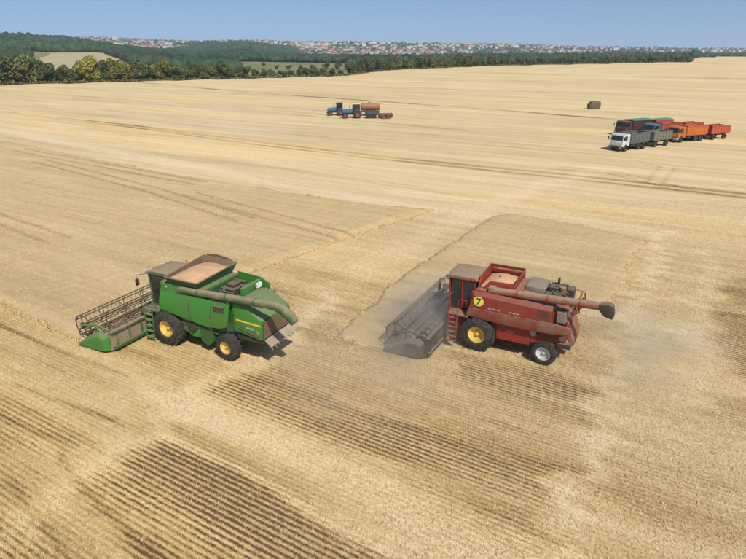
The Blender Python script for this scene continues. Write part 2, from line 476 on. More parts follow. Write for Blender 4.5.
def np_mesh(name, v, f, mats, attrs=None, mat_idx=None):
    """v (n,3), f (m,k) numpy arrays -> mesh; attrs: name -> ('FLOAT'|'FLOAT_COLOR', per-vertex array)"""
    me = bpy.data.meshes.new(name)
    k = f.shape[1]
    me.vertices.add(len(v)); me.vertices.foreach_set('co', np.ascontiguousarray(v, np.float32).ravel())
    me.loops.add(f.size); me.loops.foreach_set('vertex_index', np.ascontiguousarray(f, np.int32).ravel())
    me.polygons.add(len(f))
    me.polygons.foreach_set('loop_start', np.arange(0, f.size, k, dtype=np.int32))
    if mat_idx is not None: me.polygons.foreach_set('material_index', np.ascontiguousarray(mat_idx, np.int32))
    for an, (ty, arr) in (attrs or {}).items():
        a = me.attributes.new(an, ty, 'POINT')
        a.data.foreach_set('value' if ty == 'FLOAT' else 'color', np.ascontiguousarray(arr, np.float32).ravel())
    me.update(calc_edges=True); me.validate()
    for mm in (mats if isinstance(mats, (list, tuple)) else [mats]): me.materials.append(mat(mm))
    return me

# ================================================================== GROUND
G_POS, G_ANG = np.array([-9.72, 27.49]), R(153.5)      # green combine: point on the ground under its front axle
R_POS, R_ANG = np.array([5.85, 26.85]), R(152.5)       # red combine
def loc2w(pos, ang, x, y):
    return np.array([pos[0] + x * math.cos(ang) - y * math.sin(ang), pos[1] + x * math.sin(ang) + y * math.cos(ang)])

# how far the stubble field reaches, by direction (photo column -> metres ahead)
EDGE_C = [-400, -150, 0, 120, 240, 345.9, 346, 372, 400, 450, 500, 600, 694, 694.1, 900, 1200]
EDGE_D = [165, 205, 249, 272, 300, 331, 331, 385, 428, 470, 523, 588, 665, 1045, 1045, 1045]
def col_of(x, y): return 373.0 + 624.5 * np.asarray(x) / np.maximum(y, 1e-3)
def edge_depth(col): return np.interp(col, EDGE_C, EDGE_D)

# standing wheat still to be cut
CROP_A = np.array([loc2w(G_POS, G_ANG, 4.15, 3.45), gpt(0, 308), gpt(-160, 244), gpt(-260, 150), gpt(-60, 130), gpt(0, 141), gpt(180, 177), gpt(360, 205),
                   gpt(436, 211), gpt(345, 241), gpt(250, 275), loc2w(G_POS, G_ANG, 4.0, -3.5)])
CROP_B = np.array([loc2w(R_POS, R_ANG, 4.3, 3.9), loc2w(R_POS, R_ANG, 7.0, 3.9), gpt(408, 272), gpt(486, 220), gpt(510, 214), gpt(580, 226),
                   gpt(650, 243), gpt(640, 253), gpt(612, 305), loc2w(R_POS, R_ANG, 4.3, -3.9)])

# strips where the stubble shows bare between the straw rows, a darker patch at the right, and pale straw lanes and wheel tracks
BARE_DARK = [(gpoly([(70, 484), (148, 432), (260, 478), (373, 538), (470, 590), (470, 660), (160, 660), (115, 520)]), 0.66, 0.5),
        (gpoly([(196, 396), (264, 360), (373, 412), (480, 440), (580, 466), (562, 512), (470, 486), (373, 462), (285, 428)]), 0.50, 0.5),
        (gpoly([(462, 352), (545, 366), (612, 400), (600, 432), (520, 398), (462, 378)]), 0.42, 0.5),
        (gpoly([(430, 388), (520, 420), (596, 446), (590, 462), (500, 436), (420, 402)]), 0.26, 0.5),
        (gpoly([(716, 285), (800, 270), (820, 400), (740, 380), (712, 340)]), 0.45, 0.8),  # patch of darker ground at the right edge of the near field
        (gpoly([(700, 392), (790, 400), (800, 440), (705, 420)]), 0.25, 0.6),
        (gpoly([(-60, 372), (30, 388), (95, 440), (40, 470), (-60, 430)]), 0.36, 0.7),
        (gpoly([(-60, 480), (30, 520), (130, 590), (90, 660), (-80, 660)]), 0.42, 0.7),
        (gpoly([(590, 440), (720, 480), (760, 540), (600, 540)]), 0.16, 0.8)]
LANES = [([gpt(*p) for p in [(668, 232), (640, 290), (612, 365), (598, 420), (583, 470), (560, 540), (540, 600)]], 0.55, 0.30),
         ([gpt(*p) for p in [(330, 300), (262, 350), (190, 400), (108, 458), (50, 500), (0, 545)]], 0.8, 0.26),
         ([gpt(*p) for p in [(196, 402), (290, 446), (373, 492), (470, 548), (560, 600)]], 1.3, 0.38),
         ([gpt(*p) for p in [(0, 368), (90, 400), (190, 410)]], 0.9, 0.16),
         ([gpt(*p) for p in [(146, 431), (260, 484), (373, 540), (440, 580)]], 0.22, 0.45),
         ([gpt(*p) for p in [(710, 250), (700, 320), (690, 400)]], 0.8, 0.14),
         ([gpt(*p) for p in [(240, 345), (300, 310), (380, 262), (470, 214), (540, 186), (600, 170)]], 1.6, 0.12),
         ([gpt(*p) for p in [(0, 131), (180, 165), (373, 201), (480, 216)]], 1.6, 0.16),
         ([gpt(*p) for p in [(400, 193), (520, 205), (650, 232)]], 1.2, 0.12)]
TRACKS = [([gpt(*p) for p in [(-120, 97), (0, 112), (130, 126), (270, 145), (373, 157), (560, 176), (746, 196), (860, 210)]], 0.62, 0.52, 0.95),
          ([gpt(*p) for p in [(100, 79), (250, 92.5), (373, 101), (500, 110), (620, 120)]], 1.3, 0.55, 0),
          ([gpt(*p) for p in [(0, 91), (150, 101), (330, 118), (470, 131)]], 0.9, 0.2, 0),
          ([gpt(*p) for p in [(380, 69.5), (480, 73), (600, 76), (746, 79)]], 4.0, 0.35, 0),
          ([gpt(*p) for p in [(560, 168), (610, 172), (660, 184), (690, 192)]], 0.3, 0.22, 0.85),
          ([gpt(*p) for p in [(640, 160), (668, 166), (655, 182)]], 0.3, 0.2, 0.85),
          ([gpt(*p) for p in [(-40, 296), (0, 312), (80, 345), (140, 366)]], 0.16, 0.5, 0.9),
          ([gpt(*p) for p in [(38, 470), (62, 505), (100, 545), (150, 590)]], 0.18, 0.45, 0.8),
          ([gpt(*p) for p in [(0, 396), (60, 420), (95, 432)]], 0.16, 0.35, 0.9)]

def straw_cover(x, y, far=False):
    u = x * EU[0] + y * EU[1]; v = x * EV[0] + y * EV[1]
    wa = 3.0 * (fbm(u * 0.30, v * 1.6) - 0.5); wb = 0.7 * (fbm(u * 0.25 + 40, v * 0.35 + 9) - 0.5)
    wx = x + wa * EU[0] + wb * EV[0]; wy = y + wa * EU[1] + wb * EV[1]
    s = 0.66 + 0.09 * np.clip((y - 26) / 40, 0, 1)
    # combed look: long streaks along the rows
    s += 0.22 * (fbm(u * 0.05, v * 1.1) - 0.5) + 0.18 * (fbm(u * 0.02 + 7, v * 0.22) - 0.5)
    near = y < 60
    bare = np.zeros(x.shape)
    for poly, a, w in BARE_DARK:
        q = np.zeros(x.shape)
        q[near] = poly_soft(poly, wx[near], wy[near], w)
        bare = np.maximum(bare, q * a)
    # faint rows everywhere near the camera
    calm = 1 - 0.6 * np.clip((x - (12.5 + 0.58 * (y - 25))) / 3.0 + 0.5, 0, 1)
    bare = np.maximum(bare * 1.2, calm * np.clip((46 - y) / 16, 0, 1) * (0.07 + 0.28 * np.clip(fbm(u * 0.04 + 3, v * 0.14) * 2.4 - 0.85, 0, 1)))
    for pts, w, a in LANES: s += a * line_soft(pts, wx, wy, w)
    for pts, w, a, gap in TRACKS:
        brk = np.clip(2.4 * fbm(u * 0.09, v * 0.3) - 0.55, 0.5, 1)
        d = track_dist(pts, x, y)
        if gap: d = np.abs(d - gap)
        s -= a * brk * np.clip(1.3 - d / w, 0, 1)
    return s, bare

def spaced(lo, hi, parts, grow=1.12):
    """grid lines: parts = [(from, to, step)], growing steps beyond on both sides"""
    a = np.concatenate([np.arange(p[0], p[1], p[2]) for p in parts] + [[parts[-1][1]]])
    st = parts[-1][2]; up = [a[-1]]
    while up[-1] < hi: st *= grow; up.append(up[-1] + st)
    st = parts[0][2]; dn = [a[0]]
    while dn[-1] > lo: st *= grow; dn.append(dn[-1] - st)
    return np.concatenate([dn[:0:-1], a, up[1:]])
gu = spaced(-1700, 900, [(-140, -24, 1.0), (-24, 40, 0.30), (40, 150, 1.0)])
gv = spaced(-250, 1700, [(6, 32, 0.16), (32, 70, 0.25), (70, 180, 0.5)])
U, V = np.meshgrid(gu, gv)
X, Y = U * EU[0] + V * EV[0], U * EU[1] + V * EV[1]
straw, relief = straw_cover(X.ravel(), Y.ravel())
zz = np.where(Y.ravel() < 60, 0.05 * (fbm(X.ravel() * 2.5, Y.ravel() * 2.5) - 0.5), 0)
nu, nv = len(gu), len(gv)
fi = (np.arange(nv - 1)[:, None] * nu + np.arange(nu - 1)[None, :]).ravel()
F = np.stack([fi, fi + nu, fi + nu + 1, fi + 1], 1)
P = np.stack([X.ravel(), Y.ravel(), zz], 1)
ctr = P[F].mean(1)
keep = ~((ctr[:, 1] > 40) & (ctr[:, 1] > edge_depth(col_of(ctr[:, 0], ctr[:, 1]))))
keep &= np.hypot(ctr[:, 0], ctr[:, 1]) < 1650
F = F[keep]
used = np.unique(F); remap = np.zeros(len(P), int); remap[used] = np.arange(len(used))
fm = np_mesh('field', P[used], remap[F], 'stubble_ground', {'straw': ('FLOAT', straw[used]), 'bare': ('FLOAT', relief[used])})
fm.polygons.foreach_set('use_smooth', np.ones(len(fm.polygons), bool))
field = link('field', fm); field['kind'] = 'structure'

# ---------------- the valley and the hills beyond the field
T_COL = [-400, -150, 0, 60, 100, 125, 160, 190, 240, 300, 345, 400, 450, 500, 600, 700, 900]
T_D = [560, 760, 850, 1000, 1250, 1500, 1850, 2100, 2500, 2800, 3400, 4500, 6500, 9000]
T_Y = np.array([
    [68, 68, 68, 68.5, 68, 68, 70, 72, 73, 72, 70, 66, 65, 65, 64, 62, 62],          # 560
    [55, 55, 56, 57, 57, 58, 63, 66, 66, 64, 66, 66, 65, 64, 62, 61, 61],            # 760
    [49, 49, 50, 53, 52.6, 54.5, 60, 64, 62, 63, 64, 65, 64, 63, 61, 60, 60],        # 850
    [44, 44, 46, 52, 53, 54, 58, 62, 62, 62, 63, 64, 63, 62, 61, 60, 60],            # 1000
    [40, 40, 42, 46, 51, 53, 55, 58, 58, 60, 61, 62, 61, 60, 60, 59, 59],            # 1250
    [36, 36, 37, 39.5, 45, 51, 53, 54, 54, 58, 59, 60, 59, 58, 58, 58, 58],          # 1500
    [36, 36, 38, 42, 46.5, 51, 52, 51, 50, 57.5, 58, 58, 57.5, 57, 57, 57, 57],      # 1850
    [37, 37, 40, 44, 46.5, 48.5, 50, 49, 46, 55, 56.5, 56, 56, 56, 56, 56, 56],      # 2100
    [37, 37, 39, 42, 43.5, 44.5, 47, 47, 44, 50.5, 53, 54, 54, 54.5, 54.5, 55, 55],  # 2500
    [36.5, 36.5, 38, 40, 41, 42, 44, 45, 43, 47, 49, 51, 52, 52, 53, 54, 54],        # 2800
    [36.5, 36.5, 37, 38.2, 39, 40, 41.5, 43, 41.5, 43.5, 43.8, 44.5, 46, 47, 49.5, 51.5, 51.5],  # 3400
    [37, 37, 37.3, 38.2, 39, 40, 41, 42, 41.3, 42.4, 42.6, 43, 44, 45, 47.5, 49, 49],            # 4500
    [39, 39, 39, 40, 41, 42, 43, 43.5, 43, 44, 44, 44.5, 45, 46, 47.6, 48.4, 48.4],              # 6500
    [43, 43, 43, 43, 44, 44, 45, 46, 46, 46, 46, 46, 47, 47.4, 48, 48.3, 48.3]])                 # 9000
T_Z = CAM_H + np.array(T_D)[:, None] * (HOR - T_Y) / 672.0
def land_z(x, y):
    x = np.asarray(x, float); y = np.asarray(y, float)
    r = np.hypot(x, y); az = np.arctan2(x, y)
    a2 = np.clip(az, -R(46), R(44))
    col = 373 + 624.5 * np.tan(a2); D = r * np.cos(np.clip(az, -R(40), R(40)))
    e = edge_depth(col)
    ci = np.clip(np.searchsorted(T_COL, col) - 1, 0, len(T_COL) - 2)
    ct = (col - np.array(T_COL)[ci]) / (np.array(T_COL)[ci + 1] - np.array(T_COL)[ci]); ct = np.clip(ct, 0, 1); ct = ct * ct * (3 - 2 * ct)
    di = np.clip(np.searchsorted(T_D, D) - 1, 0, len(T_D) - 2)
    dt = np.clip((D - np.array(T_D)[di]) / (np.array(T_D)[di + 1] - np.array(T_D)[di]), 0, 1); dt = dt * dt * (3 - 2 * dt)
    z = (T_Z[di, ci] * (1 - ct) + T_Z[di, ci + 1] * ct) * (1 - dt) + (T_Z[di + 1, ci] * (1 - ct) + T_Z[di + 1, ci + 1] * ct) * dt
    # just past the field the land falls away into the valley, then climbs to the table above
    s0 = np.clip((D - e) / 130.0, 0, 1); dip = -0.35 - 11.0 * s0 * s0 * (3 - 2 * s0)
    s1 = np.clip((D - e - 110) / np.maximum(np.where(e < 500, 130, 260), 1), 0, 1); s1 = s1 * s1 * (3 - 2 * s1)
    z = dip * (1 - s1) + z * s1
    z = np.where(D < e, -0.35, z)
    back = np.clip((np.abs(az) - R(60)) / R(40), 0, 1)
    return z * (1 - back) - 0.35 * back
azs = np.concatenate([np.linspace(-180, -50, 40)[:-1], np.linspace(-50, 50, 400), np.linspace(50, 180, 40)[1:]]) * math.pi / 180
rs = np.concatenate([[0.5, 60, 140], np.geomspace(165, 9200, 190)])
A, RR = np.meshgrid(azs, rs)
tx, ty = (RR * np.sin(A)).ravel(), (RR * np.cos(A)).ravel()
tz = land_z(tx, ty)
tz = tz + np.where(tz > -0.34, 2.5 * (fbm(tx * 0.006, ty * 0.006) - 0.5), 0)
na, nr = len(azs), len(rs)
fi = (np.arange(nr - 1)[:, None] * na + np.arange(na - 1)[None, :]).ravel()
F = np.stack([fi, fi + 1, fi + na + 1, fi + na], 1)
P = np.stack([tx, ty, tz], 1); ctr = P[F].mean(1)
cc = col_of(ctr[:, 0], ctr[:, 1]); cD = ctr[:, 1]
def zone(col, D):
    """0 meadow, 1 pale field, 2 green field, 3 forest floor, 4 town ground"""
    z_ = np.zeros(np.shape(col), int)
    wob = 18 * (fbm(col * 0.05, D * 0.01) - 0.5)
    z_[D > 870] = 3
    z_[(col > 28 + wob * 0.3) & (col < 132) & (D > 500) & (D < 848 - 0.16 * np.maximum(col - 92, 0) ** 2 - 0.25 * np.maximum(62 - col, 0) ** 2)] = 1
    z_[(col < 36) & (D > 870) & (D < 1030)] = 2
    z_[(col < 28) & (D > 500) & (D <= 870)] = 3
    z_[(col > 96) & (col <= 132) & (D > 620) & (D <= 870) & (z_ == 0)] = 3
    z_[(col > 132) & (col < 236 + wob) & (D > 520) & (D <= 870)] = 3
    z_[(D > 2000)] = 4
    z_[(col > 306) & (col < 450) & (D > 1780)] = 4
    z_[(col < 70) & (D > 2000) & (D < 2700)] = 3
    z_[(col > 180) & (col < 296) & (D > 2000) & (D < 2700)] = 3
    return z_
zid = np.where(ctr[:, 1] > 120, zone(cc, cD), 0)
tm = np_mesh('hills', P, F, ['meadow', 'pale_field', 'green_field', 'forest_floor', 'town_ground'], None, zid)
tm.polygons.foreach_set('use_smooth', np.ones(len(tm.polygons), bool))
hills = link('hills', tm); hills['kind'] = 'structure'

# ---------------- standing wheat
def crop_block(name, poly, label, step, tall):
    uv = np.stack([poly @ EU, poly @ EV], 1)
    us = np.arange(uv[:, 0].min(), uv[:, 0].max(), step); vs = np.arange(uv[:, 1].min(), uv[:, 1].max(), step)
    U, V = np.meshgrid(us, vs)
    U2 = U + rng.normal(0, step * 0.18, U.shape); V2 = V + rng.normal(0, step * 0.18, V.shape)
    x, y = (U2 * EU[0] + V2 * EV[0]).ravel(), (U2 * EU[1] + V2 * EV[1]).ravel()
    ins = inside(poly, x + 1.0 * (fbm(x * 0.9, y * 0.9) - 0.5), y + 1.0 * (fbm(x * 0.9 + 5, y * 0.9) - 0.5))
    u, v = U.ravel(), V.ravel()
    tram = np.zeros(x.shape)
    for pts in ([(40, 163), (150, 192), (245, 223)], [(190, 197), (345, 240)], [(20, 152), (200, 186)], [(-20, 215), (60, 244)]):
        tram = np.maximum(tram, np.clip(1.4 - np.abs(track_dist([gpt(*q) for q in pts], x, y) - 0.8) / 0.20, 0, 1))
    z = 0.40 + rng.normal(0, 0.030, x.shape) + 0.12 * (fbm(x * 0.5, y * 0.5) - 0.5) - 0.06 * tram
    edge = np.clip(seg_dist(list(poly) + [poly[0]], x, y) / 0.9, 0, 1)
    z *= tall * (0.40 + 0.60 * edge)
    n = len(us); mm = len(vs)
    fi = (np.arange(mm - 1)[:, None] * n + np.arange(n - 1)[None, :]).ravel()
    F = np.stack([fi, fi + n, fi + n + 1, fi + 1], 1)
    F = F[ins[F].all(1)]
    # walls of stalks down to the ground along the rim
    E = np.concatenate([F[:, [0, 1]], F[:, [1, 2]], F[:, [2, 3]], F[:, [3, 0]]])
    key = np.sort(E, 1); kk = key[:, 0].astype(np.int64) * (len(x) + 1) + key[:, 1]
    uq, inv, cnt = np.unique(kk, return_inverse=True, return_counts=True)
    rim = E[cnt[inv] == 1]
    P = np.stack([x, y, z], 1)
    o = len(P); lo = P.copy(); lo[:, 2] = -0.02
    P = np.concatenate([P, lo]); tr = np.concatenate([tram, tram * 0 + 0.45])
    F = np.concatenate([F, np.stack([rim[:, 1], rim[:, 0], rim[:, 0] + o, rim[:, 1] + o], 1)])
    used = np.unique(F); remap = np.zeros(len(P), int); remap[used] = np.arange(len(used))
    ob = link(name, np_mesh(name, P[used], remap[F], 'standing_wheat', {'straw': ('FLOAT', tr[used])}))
    return tag(ob, label, 'wheat', None, 'stuff')
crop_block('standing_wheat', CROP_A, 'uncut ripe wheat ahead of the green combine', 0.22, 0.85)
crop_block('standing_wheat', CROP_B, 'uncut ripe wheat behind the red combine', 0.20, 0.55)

# ---------------- stubble stalks and loose straw as real blades
def blade_sets():
    n = 1000000
    # even over the picture's near ground: density falls with distance
    y = 9 + 47 * rng.random(n) ** 1.35
    x = (rng.random(n) * 2 - 1) * (y * 0.72 + 5)
    d = np.hypot(y, CAM_H)
    kp = rng.random(n) < np.clip(34 / d, 0.3, 1) * np.clip((y * 0.72 + 5) / 36, 0.25, 1)
    x, y = x[kp], y[kp]
    inA, inB = inside(CROP_A, x, y), inside(CROP_B, x, y)
    s, rel = straw_cover(x, y)
    out = ~(inA | inB)
    return x, y, s, rel, out, inA | inB
bx_, by_, bs_, br_, b_out, b_in = blade_sets()
TONES = np.array([[0.66, 0.49, 0.23], [0.58, 0.41, 0.17], [0.72, 0.56, 0.30], [0.47, 0.33, 0.13], [0.78, 0.64, 0.40], [0.36, 0.25, 0.12]])
def blades(name, x, y, z0, hgt, lean, w, tone, label, cat):
    n = len(x)
    a = rng.random(n) * 2 * np.pi
    wx, wy = np.cos(a) * w, np.sin(a) * w
    b = rng.random(n) * 2 * np.pi
    lx, ly = np.cos(b) * lean, np.sin(b) * lean
    v = np.empty((n, 3, 3))
    v[:, 0] = np.stack([x - wx, y - wy, z0], 1); v[:, 1] = np.stack([x + wx, y + wy, z0], 1)
    v[:, 2] = np.stack([x + lx, y + ly, z0 + hgt], 1)
    c = np.ones((n, 3, 4)); c[:, :, :3] = (tone[:, None, :])
    ob = link(name, np_mesh(name, v.reshape(-1, 3), np.arange(n * 3).reshape(-1, 3), 'straw_blades', {'tone': ('FLOAT_COLOR', c.reshape(-1, 4))}))
    return tag(ob, label, cat, None, 'stuff')
# upright stubble: gathered on the rows where the ground is bare
m_ = b_out & (rng.random(len(bx_)) < np.clip(0.22 + 0.75 * br_, 0.15, 0.95))
x, y = bx_[m_], by_[m_]
u, v = x * EU[0] + y * EU[1], x * EV[0] + y * EV[1]
near_row = rng.random(len(x)) < 0.85
v = np.where(near_row, np.round(v / ROW_GAP) * ROW_GAP + rng.normal(0, 0.032, len(x)), v)
x, y = u * EU[0] + v * EV[0], u * EU[1] + v * EV[1]
tone = TONES[rng.integers(0, 6, len(x))] * (0.75 + 0.4 * rng.random((len(x), 1)))
blades('stubble', x, y, np.full(len(x), -0.03), 0.07 + 0.11 * rng.random(len(x)), 0.05 * rng.random(len(x)), 0.006 + 0.009 * rng.random(len(x)), tone,
       'short cut stubble standing in rows across the near field', 'stubble')
# loose straw lying about
m_ = b_out & ~m_ & (rng.random(len(bx_)) < np.clip(0.25 + 1.0 * (bs_ - br_ - 0.30), 0.05, 1.0))
x, y = bx_[m_], by_[m_]
tone = TONES[rng.integers(0, 5, len(x))] * (0.85 + 0.35 * rng.random((len(x), 1)))
blades('loose_straw', x, y, 0.015 + 0.035 * rng.random(len(x)), 0.01 + 0.07 * rng.random(len(x)) ** 2, 0.05 + 0.20 * rng.random(len(x)) ** 1.5, 0.005 + 0.008 * rng.random(len(x)), tone,
       'loose pale straw lying over the near field', 'straw')
# ears and stalks of the standing wheat
x, y = bx_[b_in], by_[b_in]
n_extra = 60000
for poly, k in ((CROP_A, 70000), (CROP_B, 45000)):
    lo, hi = poly.min(0), poly.max(0); lo = np.maximum(lo, (-45, 15)); hi = np.minimum(hi, (60, 62))
    q = lo + rng.random((k, 2)) * (hi - lo); q = q[inside(poly, q[:, 0], q[:, 1])]
    x = np.concatenate([x, q[:, 0]]); y = np.concatenate([y, q[:, 1]])
tone = TONES[rng.integers(0, 5, len(x))] * np.array([1.04, 1.05, 1.12]) * (0.82 + 0.36 * rng.random((len(x), 1)))
tall = np.where(inside(CROP_B, x, y), 0.55, 0.85)
rim = np.minimum(seg_dist(list(CROP_A) + [CROP_A[0]], x, y), seg_dist(list(CROP_B) + [CROP_B[0]], x, y))
tall = tall * (0.55 + 0.45 * np.clip(rim / 0.9, 0, 1))
blades('wheat_ears', x, y, 0.22 * tall, (0.14 + 0.16 * rng.random(len(x))) * tall, 0.06 * rng.random(len(x)), 0.010 + 0.012 * rng.random(len(x)), tone,
       'ears of the uncut wheat standing above the crop', 'wheat')

# ================================================================== HARVESTERS
_cache = {}
def wheel(name, parent, c, r, w, rim_r, rim_mat, side, lugs=20, steer=0.0):
    """c: hub centre; side +1 = outer face towards +y"""
    root = link(name, None, parent, c, (0, 0, steer)); root.empty_display_size = 0.2
    key = (r, w, rim_r, rim_mat, side, lugs)
    if key not in _cache:
        b = B()
        hw = w / 2
        b.lathe([(rim_r, -hw * 0.86), (rim_r * 1.12, -hw), (r * 0.86, -hw * 0.98), (r * 0.955, -hw * 0.80), (r * 0.965, 0), (r * 0.955, hw * 0.80),
                 (r * 0.86, hw * 0.98), (rim_r * 1.12, hw), (rim_r, hw * 0.86)], 36)
        for k in range(lugs):
            for sd in (-1, 1):
                a0 = 2 * math.pi * (k + (0.5 if sd > 0 else 0)) / lugs
                sw = 0.17 * 20 / lugs
                pts = []
                for rr in (r * 0.94, r):
                    for (yy, da) in ((0.0, 0.0), (sd * hw * 0.98, sw)):
                        for th in (-0.5, 0.5):
                            a = a0 + da + th * 2 * math.pi / lugs * 0.34
                            pts.append((rr * math.cos(a), yy, rr * math.sin(a)))
                b.add(pts, [(0, 1, 3, 2), (4, 6, 7, 5), (0, 4, 5, 1), (2, 3, 7, 6), (0, 2, 6, 4), (1, 5, 7, 3)])
        ty = b.mesh('tyre', 'tyre', 0, 40)
        b = B()
        o = side
        b.lathe([(rim_r * 1.0, -hw * 0.85), (rim_r * 1.03, -hw * 0.85), (rim_r * 1.03, hw * 0.85), (rim_r * 0.98, hw * 0.9 ), (rim_r * 0.90, hw * 0.80), (rim_r * 0.90, -hw * 0.8)], 32)
        b.lathe([(0.001, o * hw * 0.25), (rim_r * 0.34, o * hw * 0.25), (rim_r * 0.45, o * hw * 0.12), (rim_r * 0.93, o * hw * 0.40), (rim_r * 0.93, o * hw * 0.33), (rim_r * 0.45, o * hw * 0.02), (0.001, o * hw * 0.02)], 28)
        b.lathe([(0.001, o * hw * 0.62), (rim_r * 0.17, o * hw * 0.60), (rim_r * 0.22, o * hw * 0.2), (0.001, o * hw * 0.2)], 18)
        for k in range(8):
            a = 2 * math.pi * k / 8
            b.lathe([(0.001, o * hw * 0.36), (rim_r * 0.045, o * hw * 0.36), (rim_r * 0.045, o * hw * 0.2), (0.001, o * hw * 0.2)], 6, (rim_r * 0.30 * math.cos(a), 0, rim_r * 0.30 * math.sin(a)))
        _cache[key] = (ty, b.mesh('rim', rim_mat, 0, 35))
    link('tyre', _cache[key][0], root); link('rim', _cache[key][1], root)
    return root

def make_header(root, hw, m_end, m_frame, m_reel, m_back, x_back=1.75, reel_c=(3.80, 1.04), reel_r=0.55, spiders=6, m_beam=None, bat=0.034, tine=0.27):
    """grain header: half width hw, seen from above with its reel in front"""
    hd = B()
    hd.prism([(x_back, 0.16), (x_back + 0.55, 0.10), (x_back + 2.15, 0.12), (x_back + 2.15, 0.16), (x_back + 0.6, 0.20), (x_back + 0.1, 0.34), (x_back + 0.1, 1.02), (x_back, 1.02)], -hw, hw)
    hdr = hd.part('header', m_back, root, 0.012)
    m_beam = m_beam or m_end
    B().box(x_back - 0.10, x_back + 0.10, -hw, hw, 1.02, 1.14).part('top_beam', m_beam, hdr, 0.02)
    B().box(x_back - 0.14, x_back - 0.003, -hw + 0.1, hw - 0.1, 0.18, 0.34).part('lower_beam', m_frame, hdr, 0.02)
    for k in range(9):
        y = -hw + 0.35 + (2 * hw - 0.7) * k / 8
        if abs(y) < 0.7: continue
        B().box(x_back - 0.075, x_back - 0.003, y - 0.04, y + 0.04, 0.345, 1.02).part('back_rib', m_beam, hdr)
    # cutter bar with fingers
    cb = B().box(x_back + 2.155, x_back + 2.22, -hw + 0.02, hw - 0.02, 0.10, 0.15)
    y = -hw + 0.1
    while y < hw - 0.05:
        cb.prism([(x_back + 2.22, 0.105), (x_back + 2.34, 0.12), (x_back + 2.22, 0.145)], y - 0.012, y + 0.012); y += 0.076
    cb.part('cutter_bar', 'steel', hdr)
    # table auger with its two scrolls
    ac = (x_back + 0.62, 0.56)
    au = B().tube([(ac[0], -hw + 0.06, ac[1]), (ac[0], hw - 0.06, ac[1])], 0.17, 14)
    for sd in (-1, 1):
        rows = []
        n = 90
        for i in range(n + 1):
            yy = sd * (0.55 + (hw - 0.65) * i / n); a = sd * i / n * (hw - 0.65) / 0.55 * 2 * math.pi
            rows.append([(ac[0] + q * math.cos(a), yy, ac[1] + q * math.sin(a)) for q in (0.165, 0.30)])
        au.grid(rows)
    au.part('table_auger', m_frame, hdr, 0, 40)
    # crop dividers at both ends
    for sd in (-1, 1):
        y0, y1 = sd * (hw + 0.004), sd * (hw + 0.26)
        prof = [(x_back + 0.1, 0.10), (x_back + 0.1, 0.95), (x_back + 0.5, 1.08), (x_back + 1.0, 0.98), (x_back + 1.6, 0.62), (x_back + 2.28, 0.16), (x_back + 2.25, 0.06), (x_back + 0.5, 0.05)]
        prof2 = [(x_back + 0.3, 0.16), (x_back + 0.3, 0.75), (x_back + 0.55, 0.86), (x_back + 0.95, 0.80), (x_back + 1.5, 0.52), (x_back + 2.18, 0.14), (x_back + 2.1, 0.09), (x_back + 0.6, 0.12)]
        B().prism(prof, y0, y1, prof2).part('crop_divider', m_end, hdr, 0.03, 40)
    # reel: centre tube, bats with tines, spiders, end rings and lift arms
    cx, cz = reel_c
    B().tube([(cx, -hw + 0.10, cz), (cx, hw - 0.10, cz)], 0.055, 10).part('reel_tube', m_reel, hdr, 0, 40)
    for k in range(6):
        a = 2 * math.pi * k / 6 + 0.35
        bx, bz = cx + reel_r * math.cos(a), cz + reel_r * math.sin(a)
        bt = B().tube([(bx, -hw + 0.12, bz), (bx, hw - 0.12, bz)], bat, 7)
        y = -hw + 0.16
        while y < hw - 0.14:
            bt.box(bx - 0.007, bx + 0.007, y - 0.007, y + 0.007, bz - 0.22, bz); y += tine
        bt.part('reel_bat', m_reel, hdr)
    for k in range(spiders):
        y = -hw + 0.14 + (2 * hw - 0.28) * k / (spiders - 1)
        sp = B()
        for j in range(6):
            a = 2 * math.pi * j / 6 + 0.35
            sp.tube([(cx, y, cz), (cx + reel_r * math.cos(a), y, cz + reel_r * math.sin(a))], 0.020, 5)
        if k in (0, spiders - 1):
            sp.lathe([(reel_r * 0.90, -0.018), (reel_r * 1.0, -0.018), (reel_r * 1.0, 0.018), (reel_r * 0.90, 0.018)], 24, (cx, y, cz))
            sp.lathe([(reel_r * 0.18, -0.025), (reel_r * 0.32, -0.025), (reel_r * 0.32, 0.025), (reel_r * 0.18, 0.025)], 16, (cx, y, cz))
        sp.part('reel_spider', m_reel, hdr)
    for sd in (-1, 1):
        y = sd * (hw - 0.035)
        B().tube([(x_back + 0.05, y, 1.20), (x_back + 0.9, y, 1.34), (cx + 0.1, y, cz + 0.02)], [0.06, 0.055, 0.04], 8).part('reel_arm', m_end, hdr)
        B().tube([(x_back + 0.35, y, 0.75), (x_back + 0.95, y, 1.26)], 0.032, 8).part('lift_ram', 'steel', hdr)
    return hdr

def ladder(root, x0, x1, y, z0, z1, rungs, m_, lean=0.0):
    ld = B()
    for x in (x0, x1): ld.tube([(x, y, z0), (x, y - lean, z1)], 0.028, 6)
    o = ld.part('ladder', m_, root)
    for k in range(rungs):
        t = (k + 0.4) / rungs
        yy = y - lean * t
        B().box(x0 + 0.02, x1 - 0.02, yy - 0.07, yy + 0.07, z0 + (z1 - z0) * t - 0.015, z0 + (z1 - z0) * t + 0.015).part('rung', m_, o)
    return o

def side_panel(root, top, mid, bot, m_, name='side_panel'):
    """moulded panel through three rows of points"""
    return B().grid([top, mid, bot]).part(name, m_, root, 0, 25, 0.05)

